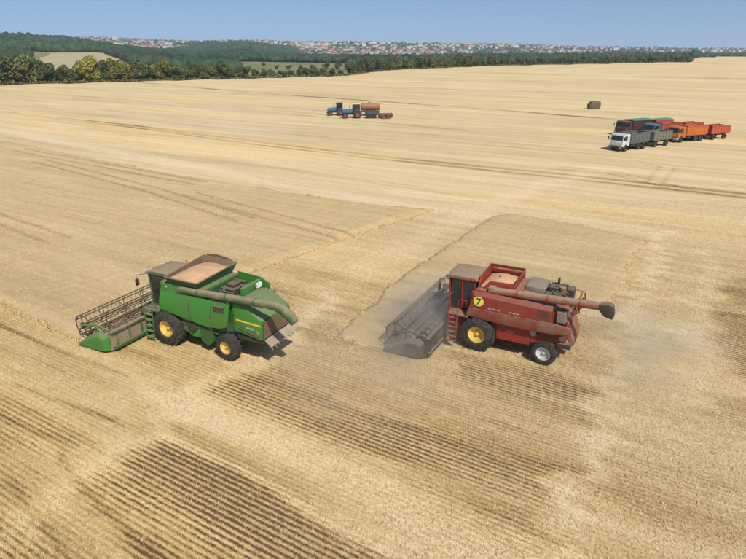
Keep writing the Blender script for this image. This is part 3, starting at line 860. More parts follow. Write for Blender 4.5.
# ------------------------------------------------------------------ green combine
GC = thing('combine_harvester', 'green combine harvester with yellow wheels and a heaped grain tank, entering uncut wheat', 'combine harvester', (G_POS[0], G_POS[1], 0), G_ANG, 'combine harvesters')
def green_combine(t):
    B().prism([(0.45, 1.05), (0.45, 2.9), (-4.2, 2.9), (-4.2, 1.55), (-2.9, 1.15), (-1.1, 1.0)], -1.18, 1.18).part('body', 'green_dark', t, 0.03)
    make_header(t, 3.4, 'green_paint', 'green_dark', 'reel_brown', 'header_back', m_beam='dusty_green')
    B().prism([(0.75, 1.75), (0.75, 1.05), (1.74, 0.30), (1.74, 0.98), (1.2, 1.6)], -0.62, 0.62).part('feeder_house', 'green_dark', t, 0.02)
    B().tube([(0.9, 0.72, 1.1), (1.7, 0.72, 0.45)], 0.06, 8).part('lift_ram', 'steel', t)
    # axles and wheels
    B().tube([(0, -1.0, 0.93), (0, 1.0, 0.93)], 0.16, 10).part('front_axle', 'green_dark', t)
    B().box(-3.85, -3.55, -1.1, 1.1, 0.55, 0.75).part('rear_axle', 'green_paint', t, 0.02)
    for sd in (-1, 1):
        wheel('front_wheel', t, (-0.06, sd * 1.28, 0.94), 0.94, 0.66, 0.43, 'yellow_paint', sd, 20)
        wheel('rear_wheel', t, (-3.72, sd * 1.27, 0.68), 0.68, 0.46, 0.33, 'yellow_paint', sd, 18, R(-4))
    # side panels, moulded with a crease
    for sd in (-1, 1):
        xs = [0.10, -0.6, -1.4, -2.2, -3.0, -3.7, -4.14]
        top = [(x, sd * 1.34, 2.96 + 0.012 * abs(x)) for x in xs]
        mid = [(x, sd * 1.50, 2.44 - 0.045 * abs(x)) for x in (0.17, -0.6, -1.4, -2.2, -3.0, -3.7, -4.08)]
        bot = [(0.26, sd * 1.42, 1.92), (-0.55, sd * 1.42, 1.84), (-1.3, sd * 1.42, 1.74), (-2.1, sd * 1.42, 1.66), (-2.8, sd * 1.42, 1.60), (-3.5, sd * 1.42, 1.68), (-3.98, sd * 1.42, 1.86)]
        p = side_panel(t, top, mid, bot, 'green_paint')
        B().box(-4.12, 0.10, sd * 1.335 - 0.05, sd * 1.335 + 0.05, 2.965, 3.01, Matrix.Rotation(R(-0.7), 4, 'Y')).part('trim', 'green_dark', p)
        B().tube([(-1.55, sd * 1.505, 2.22), (-1.95, sd * 1.505, 2.205)], 0.018, 6).part('handle', 'black_frame', p)
        for x in (-1.72, -3.05): B().grid([[(x - 0.011, sd * 1.402, 2.95), (x + 0.011, sd * 1.402, 2.95)], [(x - 0.011, sd * 1.560, 2.43 - 0.045 * abs(x)), (x + 0.011, sd * 1.560, 2.43 - 0.045 * abs(x))], [(x - 0.011, sd * 1.482, 1.72), (x + 0.011, sd * 1.482, 1.72)]]).part('seam', 'black_frame', p, 0, None, 0.01)
        for k in range(6): B().box(-3.85, -3.25, sd * 1.40, sd * 1.535, 2.56 + 0.05 * k, 2.58 + 0.05 * k).part('louvre', 'black_frame', p)
        for x in (-0.2, -1.3, -2.4, -3.6): B().box(x - 0.05, x + 0.05, sd * 1.36, sd * 1.40, 2.955, 2.995).part('hinge', 'black_frame', p)
        for k, (z, dz) in enumerate(((1.50, 0.10), (1.42, -0.05), (1.36, 0.08))):
            B().tube([(-0.9, sd * (1.27 + 0.02 * k), z), (-1.6, sd * 1.30, z - 0.10 + dz), (-2.4, sd * (1.31 + 0.01 * k), z + dz), (-3.2, sd * 1.24, z - 0.2)], 0.016, 5).part('hose', 'black_frame', t)
        # lower shields, gear case and tool box between the wheels
        B().prism([(-0.95, 1.62), (-0.95, 1.0), (-1.55, 0.72), (-2.05, 0.78), (-2.05, 1.58)], sd * 0.95, sd * 1.26).part('lower_shield', 'green_paint', t, 0.03)
        B().prism([(-2.08, 1.56), (-2.08, 0.62), (-2.5, 0.42), (-2.85, 0.72), (-2.92, 1.5)], sd * 0.9, sd * 1.30).part('gear_case', 'green_dark', t, 0.03)
        B().lathe([(0.001, sd * 1.36), (0.26, sd * 1.36), (0.28, sd * 1.31), (0.001, sd * 1.305)], 24, (-1.6, 0, 1.28)).part('pulley', 'black_frame', t)
    # platform, ladder, railings
    B().box(0.42, 1.5, 0.86, 1.52, 1.70, 1.76).part('platform', 'green_dark', t, 0.01)
    ladder(t, 0.78, 1.28, 1.62, 0.18, 1.70, 5, 'green_paint', 0.08)
    rl = B()
    for pts in ([(0.50, 1.50, 1.76), (0.50, 1.50, 2.75), (1.45, 1.50, 2.75), (1.45, 1.50, 1.76)], [(0.50, 1.50, 2.25), (1.45, 1.50, 2.25)]): rl.tube(pts, 0.02, 6)
    rl.part('railing', 'green_dark', t)
    # cab
    cab = B()
    for x, y in ((1.42, 0.78), (1.42, -0.78), (0.30, 0.82), (0.30, -0.82)):
        cab.tube([(x - 0.06, y, 1.75), (x + (0.06 if x > 1 else 0), y, 3.36)], 0.05, 6)
    cab.box(0.28, 1.42, -0.82, 0.82, 1.62, 1.80)
    cab = cab.part('cab', 'green_dark', t)
    B().plate([(1.40, -0.73, 1.82), (1.40, 0.73, 1.82), (1.50, 0.73, 3.35), (1.50, -0.73, 3.35)], 0.02).part('windscreen', 'cab_glass', cab)
    for sd in (-1, 1):
        B().box(0.36, 1.36, sd * 0.80 - 0.012, sd * 0.80 + 0.012, 1.82, 3.35).part('side_window', 'cab_glass', cab)
    B().box(0.275, 0.30, -0.76, 0.76, 1.82, 3.35).part('rear_wall', 'green_dark', cab)
    B().prism([(1.68, 3.37), (1.62, 3.50), (1.1, 3.58), (0.1, 3.56), (0.02, 3.38)], -0.86, 0.86).part('roof', 'dusty_green', cab, 0.05, 35)
    for y in (-0.7, -0.42, 0.42, 0.7): B().lathe([(0.001, -0.07), (0.07, -0.07), (0.07, 0.07), (0.001, 0.07)], 12, (1.64, y, 3.43)).part('work_light', 'lamp_white', cab)
    B().tube([(0.25, -0.68, 3.55), (0.25, -0.68, 3.82)], 0.05, 8).part('beacon', 'beacon', cab)
    for sd in (-1, 1):
        mr = B().tube([(1.55, sd * 0.84, 3.38), (1.9, sd * 1.2, 3.36), (1.9, sd * 1.2, 2.95)], 0.018, 6)
        mr.box(1.87, 1.92, sd * 1.2 - 0.10, sd * 1.2 + 0.10, 2.80, 3.16)
        mr.part('mirror', 'black_frame', cab)
    # grain tank with flared extension walls
    tk = B().prism([(0.18, 2.9), (0.18, 3.38), (-2.55, 3.38), (-2.55, 2.9)], -1.30, 1.30).part('grain_tank', 'green_paint', t, 0.03)
    lo = [(-0.42, 1.28), (-2.22, 1.28), (-2.22, -1.22), (-0.32, -1.22)]; hi = [(-0.42, 1.52), (-2.42, 1.52), (-2.38, -1.44), (-0.22, -1.44)]
    z0, zt = 3.40, (3.76, 3.76, 3.86, 3.92)
    for k in range(4):
        j = (k + 1) % 4
        a, b_ = lo[k], lo[j]; c, d = hi[j], hi[k]
        quad = [(a[0], a[1], z0), (b_[0], b_[1], z0), (c[0], c[1], zt[j]), (d[0], d[1], zt[k])]
        B().plate(quad, 0.025).part('tank_wall', 'teal_green', tk)
        ins = [(q[0] + (0.012 if q[0] < -1 else -0.012), q[1] - math.copysign(0.012, q[1]), q[2] - 0.01) for q in quad]
        B().plate(ins, -0.02).part('tank_lining', 'tank_inner', tk)
        B().tube([(d[0], d[1], zt[k] + 0.01), (c[0], c[1], zt[j] + 0.01)], 0.035, 6).part('tank_rim', 'tank_inner', tk)
    # filling arch at the far side of the tank
    B().plate([(-0.24, -1.47, 3.86), (-0.50, -1.47, 4.04), (-1.1, -1.47, 4.10), (-1.8, -1.47, 4.02), (-2.36, -1.47, 3.82)], 0.03).part('tank_flap', 'tank_inner', tk)
    # shelf, pipe and hose clutter under the unloading pipe
    B().box(-0.62, 0.04, 1.0, 1.36, 2.96, 3.34).part('lamp_box', 'green_paint', t, 0.03)
    B().box(-0.30, -0.22, 1.365, 1.375, 3.16, 3.24).part('marker_lamp', 'lamp_white', t)
    # unloading pipe folded back along the left side
    au = B().tube([(-0.95, 1.28, 3.02), (-1.15, 1.30, 3.16), (-1.5, 1.31, 3.20), (-6.35, 1.33, 3.42)], [0.17, 0.18, 0.18, 0.18], 16).part('unloading_auger', 'dusty_green', t, 0, 40)
    B().tube([(-6.30, 1.33, 3.42), (-6.75, 1.33, 3.43), (-7.15, 1.33, 3.32), (-7.50, 1.33, 3.08), (-7.68, 1.33, 2.86)], [0.19, 0.21, 0.23, 0.23, 0.21], 16, False).part('spout', 'dusty_green', au, 0, 50, 0.012)
    B().tube([(-7.48, 1.33, 3.09), (-7.70, 1.33, 2.80)], [0.18, 0.20], 14).part('spout_rubber', 'black_frame', au, 0, 50)
    for x in (-2.3, -4.0, -5.6):
        o = B().lathe([(0.175, -0.03), (0.205, -0.03), (0.205, 0.03), (0.175, 0.03)], 18).part('clamp_ring', 'green_dark', au)
        o.location = (x, 1.31 + 0.005 * abs(x + 1.5), 3.20 + 0.0454 * (-1.5 - x)); o.rotation_euler = (0, 0, R(90))
    B().box(-4.15, -4.0, 1.18, 1.42, 3.0, 3.13).part('pipe_rest', 'green_dark', t)
    # engine deck behind the tank
    B().prism([(-2.56, 2.9), (-2.56, 3.50), (-3.95, 3.42), (-4.5, 3.18), (-4.5, 2.9)], -1.32, -1.26).part('deck_wall', 'green_paint', t, 0.01)
    B().prism([(-2.60, 2.9), (-2.60, 3.35), (-2.66, 3.35), (-2.66, 2.9)], -1.25, 0.9).part('deck_wall', 'green_dark', t)
    en = B().box(-3.6, -2.75, -0.75, 0.35, 2.91, 3.22).box(-3.4, -2.9, -0.5, 0.1, 3.22, 3.36).tube([(-2.9, -0.6, 3.3), (-3.6, -0.6, 3.3)], 0.1, 10).tube([(-2.8, 0.45, 3.1), (-3.7, 0.5, 3.12)], 0.07, 8)
    en.part('engine', 'dark_engine', t, 0.02)
    B().tube([(-3.75, -0.3, 2.9), (-3.75, -0.3, 3.30)], 0.22, 14).part('air_filter', 'dark_engine', t, 0.02)
    B().box(-4.05, -3.85, -1.2, 0.25, 2.91, 3.34).part('radiator_cover', 'green_paint', t, 0.03)
    B().box(-4.30, -4.14, -0.95, -0.6, 3.1, 3.34).part('water_bottle', 'lamp_white', t, 0.03)
    B().tube([(-3.2, 0.75, 2.9), (-3.2, 0.75, 3.25), (-3.35, 0.75, 3.36)], 0.06, 8).part('exhaust', 'steel', t)
    # straw hood with yellow stripe
    hy = lambda sd: 1.256 if sd > 0 else -1.026
    hood = B().prism([(-4.16, 3.04), (-4.16, 1.62), (-4.6, 1.58), (-5.75, 1.42), (-5.80, 2.42), (-4.9, 2.94)], -1.02, 1.25).part('straw_hood', 'green_paint', t, 0.05, 35)
    for sd in (-1, 1):
        B().prism([(-4.35, 2.28), (-4.35, 2.19), (-5.76, 2.13), (-5.76, 2.22)], hy(sd) , hy(sd) + sd * 0.006).part('stripe', 'stripe_yellow', hood)
        B().prism([(-4.9, 1.98), (-4.9, 1.90), (-5.35, 1.885), (-5.35, 1.965)], hy(sd), hy(sd) + sd * 0.006).part('decal', 'pale_plate', hood)
        B().lathe([(0.001, hy(sd) + sd * 0.07), (0.13, hy(sd) + sd * 0.07), (0.15, hy(sd)), (0.001, hy(sd))], 20, (-5.50, 0, 1.74)).part('pulley', 'dusty_green', hood)
        B().tube([(-4.5, hy(sd) + sd * 0.03, 1.86), (-5.50, hy(sd) + sd * 0.03, 1.62)], 0.025, 6).part('drive_belt', 'black_frame', hood)
    B().plate([(-5.80, 1.16, 1.50), (-5.80, -0.94, 1.50), (-5.84, -0.94, 2.38), (-5.84, 1.16, 2.38)], 0.03).part('rear_cover', 'tank_inner', hood)
    # chopper tailboard with its fins
    tb = B().plate([(-5.86, 1.16, 1.46), (-5.86, -0.92, 1.46), (-6.24, -0.96, 1.20), (-6.24, 1.20, 1.20)], 0.025).part('tailboard', 'tailboard_tan', t)
    for k in range(8):
        y = -0.86 + 1.96 * k / 7
        B().plate([(-5.88, y, 1.43), (-6.24, y * 1.03, 1.17), (-6.28, y * 1.03, 1.02), (-5.9, y, 1.28)], 0.012).part('fin', 'tailboard_tan', tb)
    B().box(-5.7, -4.3, -0.95, 1.15, 1.2, 1.42).part('chopper', 'black_frame', t)
    ladder(t, -4.75, -4.35, -1.34, 1.5, 2.95, 4, 'green_dark')
green_combine(GC)

def heap(name, label, pos, ang, x0, x1, y0, y1, z0, zc, n=14):
    rows = []
    for i in range(n + 1):
        row = []
        for j in range(n + 1):
            a, b_ = i / n, j / n
            h = (math.sin(math.pi * a) * math.sin(math.pi * b_)) ** 0.7
            h *= 0.85 + 0.3 * float(vnoise(np.array(a * 4.0), np.array(b_ * 4.0)))
            row.append((x0 + (x1 - x0) * a, y0 + (y1 - y0) * b_, z0 + (zc - z0) * h))
        rows.append(row)
    o = B().grid(rows).part(name, 'grain', None, 0, 180, 0.05)
    o.location = (pos[0], pos[1], 0); o.rotation_euler = (0, 0, ang)
    return tag(o, label, 'grain')
heap('grain_heap', 'heap of pale harvested grain filling the tank of the green combine', G_POS, G_ANG, -2.24, -0.46, -1.26, 1.34, 3.62, 3.90)

# ------------------------------------------------------------------ red combine
RC = thing('combine_harvester', 'dusty red combine harvester marked with a yellow number 7, wrapped in dust', 'combine harvester', (R_POS[0], R_POS[1], 0), R_ANG, 'combine harvesters')
def red_combine(t):
    B().prism([(0.55, 0.95), (0.55, 2.95), (-3.4, 2.95), (-4.1, 2.2), (-4.1, 1.3), (-2.6, 0.95)], -1.2, 1.2).part('body', 'red_paint', t, 0.03)
    make_header(t, 3.55, 'header_black', 'black_frame', 'header_black', 'header_black', 1.85, (3.55, 1.0), 0.55, 9, None, 0.055, 0.11)
    B().prism([(0.85, 1.70), (0.85, 1.0), (1.84, 0.28), (1.84, 0.95), (1.3, 1.55)], -0.62, 0.62).part('feeder_house', 'red_paint', t, 0.02)
    B().tube([(0, -1.0, 0.88), (0, 1.0, 0.88)], 0.16, 10).part('front_axle', 'red_paint', t)
    B().box(-3.35, -3.05, -1.1, 1.1, 0.50, 0.68).part('rear_axle', 'red_paint', t, 0.02)
    for sd in (-1, 1):
        wheel('front_wheel', t, (0.06, sd * 1.28, 0.89), 0.89, 0.64, 0.42, 'yellow_paint', sd, 20)
        wheel('rear_wheel', t, (-3.20, sd * 1.27, 0.60), 0.60, 0.40, 0.34, 'silver_rim', sd, 18, R(-5))
    for sd in (-1, 1):
        xs = [0.34, -0.4, -1.2, -2.0, -2.8, -3.40]
        p = side_panel(t, [(x, sd * 1.40, 3.16 - 0.03 * abs(x)) for x in xs], [(x - 0.0, sd * 1.52, 2.95 - 0.03 * abs(x)) for x in xs],
                       [(0.52, sd * 1.52, 2.32), (-0.4, sd * 1.52, 2.32), (-1.2, sd * 1.52, 2.32), (-2.0, sd * 1.52, 2.32), (-2.8, sd * 1.52, 2.33), (-3.42, sd * 1.52, 2.34)], 'red_paint')
        q = side_panel(t, [(0.53, sd * 1.54, 2.29), (-1.0, sd * 1.54, 2.29), (-2.4, sd * 1.54, 2.30), (-3.6, sd * 1.54, 2.30), (-4.25, sd * 1.52, 2.22)],
                       [(0.60, sd * 1.54, 2.0), (-1.0, sd * 1.54, 1.98), (-2.4, sd * 1.54, 1.96), (-3.6, sd * 1.54, 1.95), (-4.28, sd * 1.52, 1.96)],
                       [(0.66, sd * 1.46, 1.82), (-1.0, sd * 1.46, 1.74), (-2.4, sd * 1.46, 1.70), (-3.6, sd * 1.46, 1.76), (-4.2, sd * 1.46, 1.84)], 'red_dusty', 'lower_side_panel')
        B().box(-1.325, -1.305, sd * 1.52 - 0.035, sd * 1.52 + 0.012, 2.36, 2.92).part('seam', 'black_frame', p)
        B().tube([(-2.0, sd * 1.545, 2.62), (-2.35, sd * 1.545, 2.62)], 0.018, 6).part('handle', 'black_frame', p)
        for k in range(7): B().box(-3.30, -2.75, sd * 1.50, sd * 1.580, 2.44 + 0.06 * k, 2.462 + 0.06 * k).part('louvre', 'black_frame', p)
        for x in (-0.5, -0.72, -0.94, -1.5, -1.68, -1.86): B().box(x - 0.07, x + 0.07, sd * 1.550, sd * 1.576, 2.40, 2.45).part('worn_lettering', 'pale_plate', p)
        B().tube([(-2.55, sd * 1.27, 1.5), (-3.3, sd * 1.30, 1.62), (-3.95, sd * 1.30, 1.5), (-3.3, sd * 1.30, 1.42), (-2.55, sd * 1.27, 1.5)], 0.02, 5).part('drive_belt', 'black_frame', t)
        for x, z, r_ in ((-2.6, 1.5, 0.15), (-3.9, 1.52, 0.11)): B().lathe([(0.001, sd * 1.33), (r_, sd * 1.33), (r_, sd * 1.25), (0.001, sd * 1.25)], 18, (x, 0, z)).part('pulley', 'steel', t)
        B().prism([(-0.78, 1.70), (-0.86, 0.78), (-2.45, 0.78), (-2.45, 1.68)], sd * 1.0, sd * 1.24).part('lower_shield', 'red_bright', t, 0.02)
        B().prism([(-2.5, 1.66), (-2.5, 1.05), (-3.1, 1.28), (-4.1, 1.30), (-4.1, 1.70)], sd * 0.95, sd * 1.22).part('rear_shield', 'red_bright', t, 0.02)
        B().box(-1.7, -1.3, sd * 1.244, sd * 1.256, 1.22, 1.36).part('label_plate', 'tank_rust', t)
        B().box(-4.35, -3.75, sd * 1.0, sd * 1.34, 1.02, 1.26).part('rear_step', 'black_frame', t, 0.02)
        # round number badge
        bd = B().lathe([(0.001, sd * 1.576), (0.29, sd * 1.576), (0.29, sd * 1.556), (0.001, sd * 1.556)], 32, (0.06, 0, 2.70)).part('number_badge', 'badge_yellow', t)
        B().lathe([(0.262, sd * 1.580), (0.292, sd * 1.580), (0.292, sd * 1.570), (0.262, sd * 1.570)], 32, (0.06, 0, 2.70)).part('ring', 'badge_black', bd)
        s7 = [(-0.11, 0.16), (0.11, 0.16), (0.11, 0.11), (-0.02, -0.17), (-0.08, -0.17), (0.045, 0.105), (-0.11, 0.105)]
        B().prism([(0.06 - sd * q[0], 2.70 + q[1]) for q in s7], sd * 1.578, sd * 1.584).part('number_seven', 'badge_black', bd)
    # cab
    B().box(0.55, 1.62, 0.90, 1.60, 1.72, 1.78).part('platform', 'red_paint', t, 0.01)
    ladder(t, 1.06, 1.52, 1.74, 0.28, 1.76, 6, 'red_bright', 0.10)
    rl = B()
    for pts in ([(0.65, 1.58, 1.78), (0.65, 1.58, 2.6), (1.0, 1.58, 2.6)], [(1.56, 1.58, 1.78), (1.56, 1.58, 2.7), (1.56, 0.95, 2.7)], [(1.08, 1.76, 1.2), (1.04, 1.62, 2.6)]): rl.tube(pts, 0.022, 6)
    rl.part('railing', 'red_bright', t)
    cab = B()
    for x, y in ((1.76, 0.86), (1.76, -0.86), (0.50, 0.88), (0.50, -0.88), (1.15, 0.88), (1.15, -0.88)):
        cab.tube([(x - 0.04, y, 1.75), (x + (0.06 if x > 1.5 else 0), y, 3.38)], 0.045, 6)
    cab.box(0.48, 1.76, -0.88, 0.88, 1.60, 1.80)
    cab = cab.part('cab', 'red_bright', t)
    B().plate([(1.74, -0.80, 1.82), (1.74, 0.80, 1.82), (1.84, 0.80, 3.36), (1.84, -0.80, 3.36)], 0.02).part('windscreen', 'cab_glass', cab)
    for sd in (-1, 1):
        B().box(0.56, 1.10, sd * 0.87 - 0.012, sd * 0.87 + 0.012, 1.82, 3.36).part('side_window', 'cab_glass', cab)
        B().box(1.20, 1.70, sd * 0.87 - 0.012, sd * 0.87 + 0.012, 1.82, 3.36).part('side_window', 'cab_glass', cab)
    B().box(0.47, 0.50, -0.84, 0.84, 1.80, 3.36).part('rear_wall', 'red_paint', cab)
    B().prism([(2.02, 3.38), (2.02, 3.50), (1.5, 3.58), (0.45, 3.56), (0.36, 3.40)], -0.90, 0.96).part('roof', 'red_dusty', cab, 0.04, 35)
    for y in (-0.75, -0.5, 0.5, 0.75): B().box(1.98, 2.05, y - 0.07, y + 0.07, 3.40, 3.49).part('work_light', 'lamp_white', cab)
    for sd in (-1, 1):
        mr = B().tube([(1.9, sd * 0.92, 3.36), (2.2, sd * 1.25, 3.36), (2.2, sd * 1.25, 2.95)], 0.018, 6)
        mr.box(2.17, 2.22, sd * 1.25 - 0.10, sd * 1.25 + 0.10, 2.78, 3.15); mr.part('mirror', 'black_frame', cab)
    # grain tank: low near side, folded extensions standing at the front, far side and rear
    tk = B().prism([(0.34, 2.95), (0.34, 3.18), (-1.75, 3.18), (-1.75, 2.95)], -1.32, 1.32).part('grain_tank', 'red_paint', t, 0.02)
    W = [((0.26, 1.22, 3.19), (0.26, -1.22, 3.19), (0.34, -1.12, 3.74), (0.30, 0.65, 3.66)),
         ((0.26, -1.22, 3.19), (-1.45, -1.22, 3.19), (-1.45, -1.14, 3.74), (0.34, -1.14, 3.74)),
         ((-1.38, -1.18, 3.19), (-1.38, 1.0, 3.19), (-1.42, 0.35, 3.62), (-1.46, -1.14, 3.74)),
         ((-1.38, 1.02, 3.19), (0.10, 1.02, 3.19), (-0.25, 0.92, 3.58), (-1.40, 0.92, 3.62))]
    for w_ in W: B().plate(w_, 0.03).part('tank_wall', 'red_bright', tk)
    B().box(-1.35, 0.15, -1.0, -0.9, 3.55, 3.62).part('cross_bar', 'red_dusty', tk)
    B().tube([(-0.1, 0.25, 3.2), (-0.55, 0.0, 3.5)], 0.12, 10).part('filling_auger', 'black_frame', tk)
    # unloading pipe
    B().box(-0.62, -0.30, 0.98, 1.40, 3.08, 3.42).part('pipe_housing', 'red_dusty', t, 0.04)
    au = B().tube([(-0.42, 1.24, 3.24), (-5.45, 1.28, 3.46)], 0.185, 16).part('unloading_auger', 'red_dusty', t, 0, 40)
    B().prism([(-5.30, 3.62), (-5.30, 3.34), (-5.55, 3.06), (-5.92, 2.98), (-5.98, 3.18), (-5.88, 3.60), (-5.7, 3.68)], 1.08, 1.48).part('spout', 'black_frame', au, 0.05, 40)
    for x in (-1.7, -3.1, -4.5):
        o = B().lathe([(0.18, -0.03), (0.21, -0.03), (0.21, 0.03), (0.18, 0.03)], 18).part('clamp_ring', 'red_paint', au)
        o.location = (x, 1.25 - 0.008 * (x + 0.42), 3.24 + 0.0437 * (-0.42 - x)); o.rotation_euler = (0, 0, R(90))
    B().box(-2.0, -1.75, 0.9, 1.12, 3.06, 3.14).part('white_can', 'lamp_white', t, 0.02)
    # engine deck: flat dusty cover, then open engine
    B().prism([(-1.78, 2.95), (-1.78, 3.34), (-2.7, 3.30), (-2.7, 2.95)], -1.30, 0.10).part('deck_cover', 'deck_plate', t, 0.05, 35)
    B().prism([(-1.76, 2.96), (-1.76, 3.12), (-3.36, 3.02), (-3.36, 2.96)], 0.14, 1.36).part('deck_cover', 'red_dusty', t, 0.02)
    en = B().box(-3.5, -2.75, -1.0, 0.2, 2.6, 3.12).box(-3.3, -2.85, -0.7, -0.2, 3.12, 3.35).tube([(-2.8, -1.1, 3.2), (-3.6, -1.1, 3.2)], 0.09, 8)
    for k in range(7):
        y = -1.1 + 0.32 * k
        en.tube([(-3.0 - 0.12 * (k % 3), y, 2.9), (-3.1 - 0.1 * (k % 2), y + 0.1, 3.28 + 0.08 * (k % 3)), (-3.75, y + 0.05, 3.05)], 0.04, 6)
    en.part('engine', 'dark_engine', t, 0)
    B().tube([(-3.15, -0.95, 3.1), (-3.15, -0.95, 3.62)], 0.06, 8).part('exhaust', 'dark_engine', t)
    B().tube([(-3.45, -0.35, 3.05), (-3.45, -0.35, 3.40)], 0.16, 12).part('air_filter', 'red_dusty', t, 0.02)
    B().box(-3.95, -3.6, -1.1, -0.5, 2.25, 3.25).part('radiator', 'dark_engine', t, 0.03)
    B().box(-3.98, -3.55, 0.55, 1.30, 2.24, 2.82).part('fuel_tank', 'deck_plate', t, 0.06)
    for y in (0.78, 1.08): B().tube([(-3.76, y, 2.80), (-3.76, y, 2.88)], 0.08, 12).part('cap', 'black_frame', t)
    fr = B()
    for y in (-1.15, 0.45, 1.36):
        fr.tube([(-4.12, y, 1.9), (-4.28, y, 3.05), (-3.6, y, 3.12)], 0.035, 6)
    fr.tube([(-4.27, -1.15, 3.02), (-4.27, 1.36, 3.02)], 0.035, 6).tube([(-4.22, -1.15, 2.55), (-4.22, 1.36, 2.55)], 0.03, 6)
    fr.part('rear_rail', 'red_bright', t)
    for k in range(4):
        B().tube([(-4.3, -0.9 + 0.6 * k, 2.7), (-4.46, -0.9 + 0.6 * k, 2.8), (-4.42, -0.85 + 0.6 * k, 3.1)], 0.04, 6).part('lever', 'red_paint', t)
    B().prism([(-4.1, 2.1), (-4.1, 1.3), (-4.42, 1.0), (-4.38, 1.3)], -0.9, 0.9).part('straw_chute', 'red_dusty', t, 0.02)
red_combine(RC)
heap('grain_heap', 'pale grain half seen in the tank of the red combine', R_POS, R_ANG, -1.34, 0.20, -1.12, 0.98, 3.20, 3.50)

# ================================================================== LORRIES, TRAILERS, TRACTORS
def lorry(label, pos, ang, cab_m, body_m, front_m=None, tarp=None, ribs=8):
    """cab-over tipper lorry, front bumper at x = 0, body behind; +x forward"""
    t = thing('lorry', label, 'lorry', (pos[0], pos[1], 0), ang, 'lorries waiting on the stubble')
    t.scale = (0.88, 0.88, 0.88)
    B().box(-7.2, -0.25, -0.42, 0.42, 0.72, 0.95).part('chassis', 'chassis', t, 0.01)
    cab = B().prism([(0.0, 0.75), (0.06, 1.55), (-0.10, 1.70), (-0.22, 2.62), (-0.40, 2.78), (-1.85, 2.78), (-1.92, 0.85), (-1.45, 0.85), (-1.35, 1.10), (-0.75, 1.10), (-0.62, 0.75)], -1.22, 1.22).part('cab', cab_m, t, 0.05, 35)
    B().plate([(-0.085, -1.06, 1.76), (-0.085, 1.06, 1.76), (-0.195, 1.02, 2.50), (-0.195, -1.02, 2.50)], 0.02).part('windscreen', 'cab_glass', cab)
    B().box(0.065, 0.085, -1.0, 1.0, 1.08, 1.46).part('grille', front_m or cab_m, cab, 0.01)
    B().box(-0.30, 0.16, -1.25, 1.25, 0.52, 0.82).part('bumper', front_m or 'chassis', cab, 0.03)
    for sd in (-1, 1):
        B().box(0.161, 0.175, sd * 0.95 - 0.14, sd * 0.95 + 0.14, 0.60, 0.76).part('headlight', 'lamp_white', cab)
        B().prism([(-0.30, 1.78), (-0.42, 2.48), (-1.18, 2.48), (-1.18, 1.78)], sd * 1.222, sd * 1.234).part('side_window', 'cab_glass', cab)
        B().box(-1.22, -1.20, sd * 1.221, sd * 1.228, 1.12, 2.52).part('door_seam', 'chassis', cab)
        mr = B().tube([(-0.2, sd * 1.2, 2.4), (0.05, sd * 1.48, 2.4), (0.05, sd * 1.48, 1.75)], 0.02, 5)
        mr.box(0.03, 0.08, sd * 1.48 - 0.1, sd * 1.48 + 0.1, 1.8, 2.25); mr.part('mirror', 'chassis', cab)
        wheel('front_wheel', t, (-1.08, sd * 1.04, 0.52), 0.52, 0.30, 0.27, 'chassis', sd, 16)
        wheel('rear_wheel', t, (-4.75, sd * 0.98, 0.52), 0.52, 0.46, 0.27, 'chassis', sd, 16)
        wheel('rear_wheel', t, (-6.05, sd * 0.98, 0.52), 0.52, 0.46, 0.27, 'chassis', sd, 16)
        B().box(-3.6, -2.5, sd * 0.55, sd * 1.05, 0.62, 1.05).part('fuel_tank', 'chassis', t, 0.04)
        B().prism([(-6.95, 0.85), (-6.95, 1.13), (-3.9, 1.13), (-3.9, 0.85), (-4.1, 1.08), (-6.75, 1.08)], sd * 0.75, sd * 1.22).part('mudguard', 'chassis', t)
    body_box(t, -7.35, -2.05, 1.16, 2.72, 1.24, body_m, ribs, tarp)
    return t
def body_box(t, x0, x1, z0, z1, hw, m_, ribs, tarp, name='tipper_body'):
    bd = B().box(x0, x1, -hw, hw, z0, z0 + 0.12).part(name, m_, t, 0.01)
    for sd in (-1, 1):
        B().box(x0, x1, sd * hw - 0.04, sd * hw + 0.03, z0 + 0.125, z1).part('side_board', m_, bd, 0.01)
        for k in range(ribs):
            x = x0 + 0.08 + (x1 - x0 - 0.16) * k / (ribs - 1)
            B().box(x - 0.05, x + 0.05, sd * hw + 0.031 * sd - 0.03, sd * hw + 0.031 * sd + 0.05, z0 + 0.13, z1 - 0.08).part('rib', m_, bd)
        B().box(x0 - 0.02, x1 + 0.02, sd * hw - 0.06, sd * hw + 0.09, z1 + 0.001, z1 + 0.10).part('top_rail', m_, bd, 0.01)
    B().box(x1 + 0.001, x1 + 0.07, -hw, hw, z0 + 0.125, z1 + 0.18).part('front_board', m_, bd)
    B().box(x0 - 0.07, x0 - 0.001, -hw, hw, z0 + 0.125, z1).part('tailgate', m_, bd)
    if tarp:
        rows = []
        for i in range(13):
            x = x0 - 0.05 + (x1 - x0 + 0.1) * i / 12
            rows.append([(x, -hw - 0.12 + (2 * hw + 0.24) * j / 8, z1 + 0.11 + 0.22 * math.sin(math.pi * j / 8) * (0.85 + 0.15 * (i % 2))) for j in range(9)])
        B().grid(rows).part('tarpaulin', tarp, bd, 0, 60, 0.02)
    else:
        B().box(x0 + 0.05, x1 - 0.05, -hw + 0.06, hw - 0.06, z1 - 0.45, z1 - 0.35).part('load_bed', 'tank_inner', bd)
